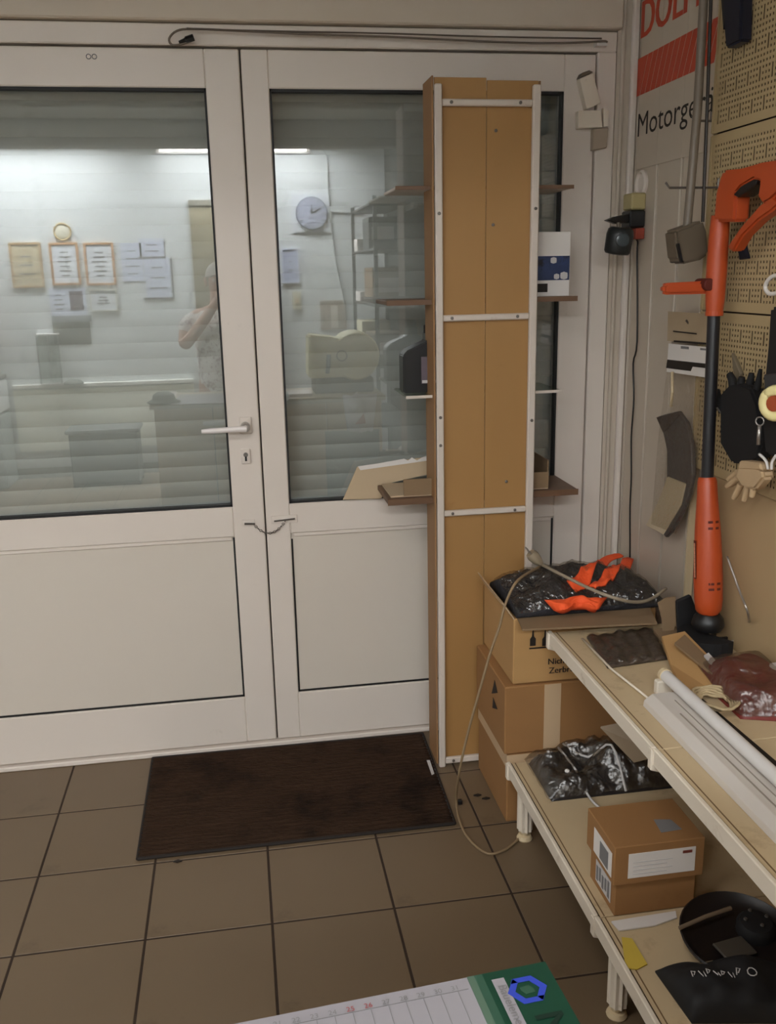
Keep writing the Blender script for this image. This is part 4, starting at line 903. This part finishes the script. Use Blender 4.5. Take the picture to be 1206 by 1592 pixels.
for lab, bx_, n_ in (('plain white paper sheet next to the brown frames', (185,378,223,437), 4), ('small white notice with a dark outline above the other sheets', (214,371,255,399), 2), ('large white sheet with a painted shadow edge under the outlined notice', (222,400,267,463), 3)):
    t = thing('paper_sheet', lab, 'paper', refl((bx_[0]+bx_[2])/2, bx_[3], 4.6), G2)
    wallrect('sheet', bx_, BLUEG, .005, t)
    if n_ != 4: wallrect('outline_shadow_edge', (bx_[2]-1, bx_[1], bx_[2]+2, bx_[3]+2), INKG, .006, t); wallrect('outline_shadow_edge', (bx_[0], bx_[3], bx_[2]+2, bx_[3]+2), INKG, .006, t)  # large sheet: its cast shadow painted as dark strips; notice: its outline
    lines(t, bx_, n_, y=.0055)
q = refl(95, 360, 4.6); rp2 = thing('round_plaque', 'small round cream plaque above the brown frames', 'plaque', q)
MB().lathe([(.055,0),(.06,.004),(.055,.008),(.0,.008)], (q.x, YB, q.z), (0,1,0), 24).build('disc', pm('cream_disc', (216,212,190), .6), rp2, smooth='auto')
MB().torus((q.x, YB+.008, q.z), (0,1,0), .06, .006, 24, 6).build('rim', pm('ochre_rim', (176,150,96), .5), rp2)
q = refl(485, 331, 4.6); ck = thing('wall_clock', 'round grey clock on a white square backing, mirrored in the glass', 'clock', (q.x, YB, q.z-.15))
MB().box(q.x-.15, q.x+.14, YB, YB+.012, q.z-.14, q.z+.14).build('backing', PCERT, ck)
MB().lathe([(.112,.012),(.118,.02),(.112,.03),(.0,.03)], (q.x-.0, YB, q.z), (0,1,0), 32).build('face', pm('clock_grey', (148,152,168), .5, .1), ck, smooth='auto')
MB().torus((q.x, YB+.024, q.z), (0,1,0), .117, .007, 32, 6).build('rim', pm('clock_rim', (112,116,128), .4), ck)
MB().box(q.x-.004, q.x+.004, YB+.03, YB+.034, q.z, q.z+.06).obox((q.x+.035, YB+.032, q.z+.02), (.08,.004,.007), Matrix.Rotation(-.5,3,'Y')).build('hands', INK, ck)
for k in range(12): MB().obox((q.x+.098*math.sin(k*math.pi/6), YB+.031, q.z+.098*math.cos(k*math.pi/6)), (.006,.003,.016), Matrix.Rotation(k*math.pi/6,3,'Y')).build('hour_mark', INKG, ck)
framed('wall_notice', 'pale blue notice under the round clock, mirrored in the glass', (438,386,466,440), BLUEG, pm('lav_paper', (176,182,206), .7), None, 2, .01, 'notice')
q = refl(462, 468, 4.6); sw = thing('light_switch', 'cream light switch below the pale blue notice', 'switch', q)
MB().box(q.x-.035, q.x+.035, YB, YB+.012, q.z-.07, q.z+.07).build('plate', pm('cream_switch', (206,202,180), .5), sw, bevel=.003); MB().box(q.x-.015, q.x+.015, YB+.012, YB+.018, q.z-.02, q.z+.02).build('rocker', CREAM, sw)
t = thing('wall_picture', 'small brown and white picture above the cream machine', 'picture', refl(520, 510, 4.6)); wallrect('sheet', (498,468,540,512), pm('sepia_picture', (160,146,130), .6, .5, 14), .006, t)
wallrect('light_figure', (515,476,527,510), pm('figure_pale', (210,204,190), .7), .0075, t)
# cable from the strip light
q = [refl(px,py,4.59) for px,py in ((484,229),(502,231),(509,245),(511,290),(515,340),(522,400),(530,440),(537,475))]
tag(MB().tube(q, .006, 6, 4).tube([refl(513,327,4.59), refl(560,331,4.59)], .006, 6).build('wall_cable', pm('pale_cable', (170,172,170), .6), smooth=True), 'pale cable drooping down the wall from the lit strip light', 'cable')
# doorway in the opposite wall, ledge and lower panelling
p, q = refl(293,315,4.6), refl(408,640,4.6)
d3 = struct(MB().box(p.x, .24, YB, YB+.02, 0, p.z).build('door_3', pm('olive_door', (132,122,96), .6, .06, 3)))
MB().box(p.x-.004, .24, YB, YB+.03, p.z-.02, p.z+.02).build('lintel', pm('door_lintel', (120,116,104), .6), d3)
MB().lathe([(.02,0),(.024,.03),(.014,.045)], (-.27, YB+.02, 1.0), (0,1,0), 14).build('knob', CHROME, d3, smooth='auto')
zl = refl(150, 596, 4.55).z
struct(MB().box(-1.75, -.40, YB, YB+.045, zl-.03, zl).build('trim_4', pm('ledge_white', (222,222,214), .5), bevel=.004))
struct(MB().box(-1.75, -.40, YB, YB+.03, .22, zl-.04).build('trim_5', pm('pale_yellow_panel', (238,238,220), .6, .03)))
struct(MB().box(XL, XR, YB, YB+.012, 0, .08).build('baseboard_front', pm('grey_baseboard', (120,118,108), .6)))
q = Vector((-1.45, YB+.04, zl)); gs = thing('glass_case', 'narrow clear glass case standing on the white ledge', 'case', q)
MB().box(q.x-.08, q.x+.08, q.y-.05, q.y+.05, zl, zl+.012).build('base', PAPERG, gs)
for dx in (-.076, .0, .076): MB().box(q.x+dx-.005, q.x+dx+.005, q.y+.04, q.y+.05, zl+.012, zl+.37).build('case_edge', INKG, gs)
MB().box(q.x-.08, q.x+.08, q.y-.05, q.y+.05, zl+.37, zl+.38).build('lid', PAPERG, gs)
MB().box(q.x-.071, q.x+.071, q.y+.044, q.y+.046, zl+.012, zl+.37).build('case_pane', GL, gs)
q = refl(112, 592, 4.53); tag(MB().lathe([(.075,0),(.07,.012),(.045,.03),(.0,.034)], (q.x, q.y, zl), n=20).build('felt_hat', pm('grey_felt', (96,98,90), .9), smooth=True), 'flat grey felt hat on the white ledge under the frames', 'hat')
# white cabinet and coats at the end of the mirrored wall
cbn = thing('white_cabinet', 'white cabinet with grey lower doors beside the ledge, mirrored in the glass', 'cabinet', (-2.0,-4.4,0))
MB().box(-2.3, -1.79, -4.59, -4.25, .56, .78).build('body', pm('cab_white', (214,216,216), .5), cbn, bevel=.004)
MB().box(-2.3, -1.79, -4.59, -4.26, .0, .54).build('body', pm('cab_grey', (150,158,156), .5), cbn, bevel=.004)
MB().box(-2.3, -1.79, -4.59, -4.24, .79, .82).build('top', pm('cab_top', (110,106,104), .5), cbn)
for x0 in (-2.295, -2.045): dd = MB().box(x0, x0+.248, -4.26, -4.245, .05, .535).build('door', pm('cab_door', (160,168,168), .5), cbn, bevel=.003); MB().box(x0+.20, x0+.212, -4.245, -4.23, .25, .35).build('handle', CHROME, dd)
MB().box(-2.295, -1.795, -4.25, -4.24, .57, .77).build('drawer', pm('cab_white', (214,216,216), .5), cbn, bevel=.003)
ctt = thing('hanging_coat', 'dusty pink coat hanging above the white cabinet', 'coat', (-1.93,-4.5,.95))
def coat(u, v): return Vector((-2.05+.22*u+.05*(1-v)*(u-.5), -4.5+.05*math.sin(u*14)+.04*math.sin(u*3.1), .9+.65*v))
MB().sheet(24, 10, coat, lambda u, v: coat(u,v)+Vector((0,-.02,0))).build('cloth', pm('pink_cloth', (180,150,150), .9), ctt, smooth=True)
MB().tube([(-1.94,-4.6,1.58),(-1.94,-4.5,1.58),(-1.94,-4.49,1.60)], .006, 8).build('peg', CHROME, ctt)
# black crate on the floor
q = thing('black_crate', 'black crate standing on the floor below the white ledge', 'crate', (-1.06,-4.25,0))
MB().box(-1.31,-.82,-4.42,-4.16,.02,.40).build('body', pm('crate_black', (66,68,66), .6), q, bevel=.01); MB().box(-1.33,-.80,-4.44,-4.14,.40,.43).build('rim', pm('crate_rim', (88,90,88), .6), q, bevel=.006)
for dx in (-1.29,-.84):
    for dy in (-4.40,-4.18): MB().box(dx-.02,dx+.02,dy-.02,dy+.02,0,.02).build('foot', BLACK, q)
# bench machine on the counter, papers, cap
mm = thing('bench_machine', 'cream bench machine with a rounded hood on the shop counter', 'machine', (.52,-2.42,CZ))
CM = pm('machine_cream', (234,228,182), .45, .05)
MB().box(.36,.70,-2.52,-2.34,CZ,CZ+.085).build('base', pm('machine_dark', (112,104,88), .5), mm, bevel=.01)
MB().prism([(.33,-2.54,CZ+.09),(.56,-2.54,CZ+.09),(.56,-2.54,CZ+.29),(.48,-2.54,CZ+.31),(.34,-2.54,CZ+.33)], (0,.22,0)).build('front_cover', CM, mm, bevel=.012, seg=2, smooth=True)
MB().lathe([(.0,-.11),(.125,-.11),(.135,-.09),(.135,.09),(.125,.11),(.0,.11)], (.60,-2.43,CZ+.205), (0,1,0), 28).build('hood', CM, mm, smooth='auto')
MB().torus((.52,-2.318,CZ+.21), (0,1,0), .028, .004, 18, 6).build('badge', pm('machine_badge', (150,132,104), .5), mm)
MB().tube([(.435,-2.31,CZ+.12),(.44,-2.29,CZ+.16),(.445,-2.30,CZ+.22)], .012, 8).build('lever', pm('machine_lever', (90,96,110), .4), mm)
G3 = 'papers on the shop counter'
for lab, x0, x1, y0, y1 in (('stack of white papers on the counter beside the cream machine', .215, .34, -2.44, -2.24), ('loose white papers at the outer end of the counter', -.50, -.41, -2.6, -2.3)):
    o = MB()
    for k in range(4): o.box(x0+.004*(k%2), x1+.003*(k%3), y0, y1-.003*k, CZ+.0005+.004*k, CZ+.004+.004*k)
    tag(o.build('paper_stack', PAPER), lab, 'paper', G3)
tag(MB().lathe([(.085,0),(.09,.006),(.062,.02),(.055,.045),(.03,.06),(.0,.063)], (-.455,-2.235,CZ), n=20).build('brimmed_hat', pm('cap_grey', (92,94,86), .9), smooth='auto'), 'grey brimmed hat on the corner of the shop counter', 'hat')
wbq = thing('carrier_bag', 'crumpled white carrier bag with a red patch on the counter front', 'bag', (.60,-2.13,.66))
def cbf(u, v): return Vector((.50+.19*u*(1-.25*(1-v))+.02*(1-v), -2.165+.045*math.sin(u*3.14)*(1+.5*nz(u*5,v*5,8)), .66+.2*v+.012*nz(u*6,v*6,5)))
MB().sheet(16, 12, cbf, lambda u, v: Vector((cbf(u,v).x, -2.178, cbf(u,v).z))).build('bag', pm('bag_white', (206,206,214), .4, .2, 10), wbq, smooth=True)
q0 = cbf(.45,.35)+Vector((0,.012,0)); MB().prism([q0+Vector((-.03,0,-.03)), q0+Vector((.03,0,-.025)), q0+Vector((.02,0,.03))], (0,.003,0)).build('red_patch', pm('bag_red', (176,84,84), .5), wbq)
MB().tube([(.56,-2.15,.86),(.58,-2.165,.875),(.58,-2.186,.852)], .004, 6).build('bag_handle', PAPER, wbq)
# dark shelf rack along the side wall
dr = thing('dark_goods_rack', 'dark grey goods rack along the side wall, mirrored in the glass', 'rack', (1.0,-4.0,0))
DG = pm('rack_dark', (70,68,64), .6)
for yy in (-4.42,-3.3):
    for xx in (.87,1.12): MB().box(xx-.012,xx+.012,yy-.012,yy+.012,0,1.98).build('post', DG, dr)
for zz in (.12,.5,.9,1.3,1.66,1.95): MB().box(.86,1.13,-4.43,-3.29,zz-.015,zz).build('shelf', DG, dr, bevel=.002)
MB().box(1.132,1.142,-4.43,-3.29,.1,1.95).build('back_sheet', DG, dr)
G4 = 'cartons on the dark goods rack'
def goods(lab, x0,x1,y0,y1,z0,h,mat):
    t = thing('goods_carton', lab, 'box', ((x0+x1)/2,(y0+y1)/2,z0), G4); MB().box(x0,x1,y0,y1,z0,z0+h).build('carton', mat, t, bevel=.003)
    MB().box(x0+.02,x1-.02,y1,y1+.001,z0+h*.3,z0+h*.7).build('label', PAPERG, t); MB().box(x0,x1,(y0+y1)/2-.02,(y0+y1)/2+.02,z0+h,z0+h+.0008).build('tape', TAPE, t)
goods('white carton on the second highest shelf of the dark goods rack', .87,1.05,-4.38,-4.2,1.66,.09,PAPER)
goods('dark carton on the second highest shelf of the dark goods rack', .90,1.1,-4.1,-3.8,1.66,.22,DG)
goods('white carton on the third highest shelf of the dark goods rack', .87,1.06,-4.36,-4.12,1.30,.07,PAPER)
goods('brown carton on the third highest shelf of the dark goods rack', .89,1.1,-4.0,-3.6,1.30,.24,CARDG)
goods('cream carton on the fourth highest shelf of the dark goods rack', .87,1.08,-4.35,-4.05,.90,.26,pm('carton_cream', (196,190,160), .7))
goods('grey carton on the fourth highest shelf of the dark goods rack', .88,1.1,-3.9,-3.5,.90,.2,GREYPL)

# ------------------------------------------------------------------ person behind the counter, taking the picture
def skin(name, verts, edges, mat, parent, sub=2, root=0, xf=None):
    me = bpy.data.meshes.new(name); me.from_pydata([Vector(v[:3]) for v in verts], edges, [])
    o = bpy.data.objects.new(name+'_tmp', me); COL.objects.link(o)
    md = o.modifiers.new('s', 'SKIN'); md.use_smooth_shade = True
    for i, v in enumerate(verts):
        sv = me.skin_vertices[0].data[i]; r = v[3]; sv.radius = (r, v[4] if len(v) > 4 else r); sv.use_root = (i == root)
    o.modifiers.new('b', 'SUBSURF').levels = sub; o.modifiers['b'].render_levels = sub
    bpy.context.view_layer.update()
    ev = o.evaluated_get(bpy.context.evaluated_depsgraph_get()); m2 = bpy.data.meshes.new_from_object(ev)
    bpy.data.objects.remove(o); bpy.data.meshes.remove(me)
    base = WLOC[parent.name]
    for v in m2.vertices: v.co = v.co - base
    m2.materials.clear(); m2.materials.append(mat)
    for p in m2.polygons: p.use_smooth = True
    ob = bpy.data.objects.new(name, m2); COL.objects.link(ob); ob.parent = parent; WLOC[ob.name] = base; return ob
px_, py_ = -.155, -3.06
pe = thing('person', 'person in a pale patterned short-sleeved shirt holding up a phone, mirrored in the glass', 'person', (px_, py_, 0))
SK = pm('skin', (196,150,124), .55, .06, 10)
V = [(px_,py_,.80,.13,.10),(px_,py_,.98,.135,.10),(px_,py_+.0,1.14,.15,.11),(px_,py_+.005,1.25,.13,.085),(px_,py_+.015,1.325,.05,.05),(px_+.018,py_+.035,1.39,.058,.066),(px_+.022,py_+.035,1.47,.076,.088),(px_+.022,py_+.03,1.54,.06,.07)]
Ed = [(i,i+1) for i in range(7)]
def limb(pts, frm):
    i0 = frm
    for p in pts: V.append(p); Ed.append((i0, len(V)-1)); i0 = len(V)-1
    return i0
for s_, ex, wx, wz in ((-1, -.37, -.128, 1.385), (1, .12, .020, 1.375)):
    hand = limb([(px_+s_*.13,py_,1.25,.062),(px_+s_*.19,py_+.01,1.22,.055),((px_+s_*.19+ex)/2,py_+.04,1.15,.046),(ex,py_+.10,1.09,.040),((ex+wx)/2,py_+.16,1.23,.036),(wx+s_*.006,py_+.215,wz,.025)], 3)
    palm = limb([(wx,py_+.225,wz+.035,.026,.018),(wx-s_*.004,py_+.228,wz+.07,.026,.016)], hand)
    for k, (dz, ln) in enumerate(((.092,.050),(.074,.056),(.056,.054),(.038,.044))):
        limb([(wx-s_*.002,py_+.226-.0,wz+dz,.0095),(wx-s_*.016,py_+.232,wz+dz+.006,.0088),(wx-s_*(.016+ln*.45),py_+.224,wz+dz+.008,.0075)], palm if k < 2 else palm-1)
    limb([(wx-s_*.006,py_+.215,wz+.04,.011),(wx-s_*.024,py_+.208,wz+.062,.010),(wx-s_*.034,py_+.21,wz+.082,.008)], palm-1)
for s_ in (-1, 1): limb([(px_+s_*.085,py_,.74,.085),(px_+s_*.09,py_+.012,.44,.060),(px_+s_*.09,py_-.005,.25,.048),(px_+s_*.09,py_-.01,.08,.038),(px_+s_*.095,py_+.12,.035,.034)], 0)
skin('body', V, Ed, SK, pe)
SHM = pm('patterned_shirt', (246,242,240), .85, .12, 30, dirt=(168,140,150), dscale=28, dlo=.52, dhi=.58)
SV = [(px_,py_,.72,.158,.128),(px_,py_,.98,.152,.118),(px_,py_,1.14,.168,.126),(px_,py_+.004,1.25,.148,.100),(px_,py_+.01,1.29,.085,.075)]
SE = [(i,i+1) for i in range(4)]
for s_, ex in ((-1,-.37),(1,.12)):
    n0 = len(SV); SV += [(px_+s_*.13,py_,1.25,.076),(px_+s_*.19,py_+.01,1.22,.069),((px_+s_*.19+ex)/2,py_+.04,1.15,.062)]; SE += [(3,n0),(n0,n0+1),(n0+1,n0+2)]
skin('shirt', SV, SE, SHM, pe)
TV = [(px_,py_,.84,.148,.116),(px_,py_,.76,.15,.12)]; TE = [(0,1)]
for s_ in (-1,1):
    n0 = len(TV); TV += [(px_+s_*.09,py_,.66,.094),(px_+s_*.092,py_+.01,.44,.074),(px_+s_*.092,py_-.006,.25,.066),(px_+s_*.092,py_-.008,.09,.064)]; TE += [(1,n0),(n0,n0+1),(n0+1,n0+2),(n0+2,n0+3)]
skin('trousers', TV, TE, pm('grey_trousers', (96,92,98), .9), pe)
for s_ in (-1,1): skin('shoe', [(px_+s_*.092,py_-.03,.04,.046,.044),(px_+s_*.095,py_+.06,.036,.045,.040),(px_+s_*.098,py_+.15,.028,.038,.030)], [(0,1),(1,2)], BLACK, pe)
hx, hy, hz2 = px_+.022, py_+.03, 1.475
def hair(u, v):
    a_ = 2*math.pi*u; b_ = v*1.45; r = (.083, .098, .092)
    return Vector((hx+r[0]*math.sin(b_)*math.cos(a_), hy-.012+r[1]*math.sin(b_)*math.sin(a_)*(1 if math.sin(a_) < 0 else .8), hz2+.022+r[2]*math.cos(b_)*(1)+.003*nz(u*20,v*12,3)))
MB().sheet(28, 10, hair, lambda u, v: hair(u,v)*1+Vector((0,0,-.012))).build('hair', pm('grey_hair', (214,208,200), .9, .1, 40), pe, smooth=True)
fy = hy+.092
for s_ in (-1,1):
    MB().lathe([(.0,-.004),(.008,-.002),(.011,.002),(.008,.005),(.0,.006)], (hx+s_*.031, fy-.010, hz2+.004), (0,1,0), 12).build('eye', PAPER, pe, smooth=True)
    MB().tube([(hx+s_*.048,fy-.012,hz2+.024),(hx+s_*.03,fy-.004,hz2+.030),(hx+s_*.014,fy-.002,hz2+.025)], .004, 6).build('eyebrow', INKG, pe)
    MB().tube([(hx+s_*.078,hy,hz2+.022),(hx+s_*.086,hy-.006,hz2+.008),(hx+s_*.078,hy+.004,hz2-.028)], [.008,.011,.007], 8).build('ear', SK, pe, smooth=True)
MB().tube([(hx,fy-.012,hz2+.012),(hx,fy+.008,hz2-.018),(hx,fy+.010,hz2-.026)], [.008,.012,.009], 8).build('nose', SK, pe, smooth=True)
MB().tube([(hx-.022,fy-.012,hz2-.056),(hx,fy-.004,hz2-.054),(hx+.022,fy-.012,hz2-.056)], [.003,.006,.003], 8).build('mouth', pm('lips', (160,96,86), .6), pe, smooth=True)
ph_ = thing('phone', 'dark phone held up in both hands by the mirrored person', 'phone', (-.055,-2.815,1.43))
MB().box(-.095,-.018,-2.818,-2.809,1.385,1.535).build('body', pm('phone_dark', (52,52,58), .35), ph_, bevel=.004)
MB().box(-.091,-.022,-2.8192,-2.8182,1.390,1.530).build('screen', pm('phone_screen', (24,26,34), .15), ph_)
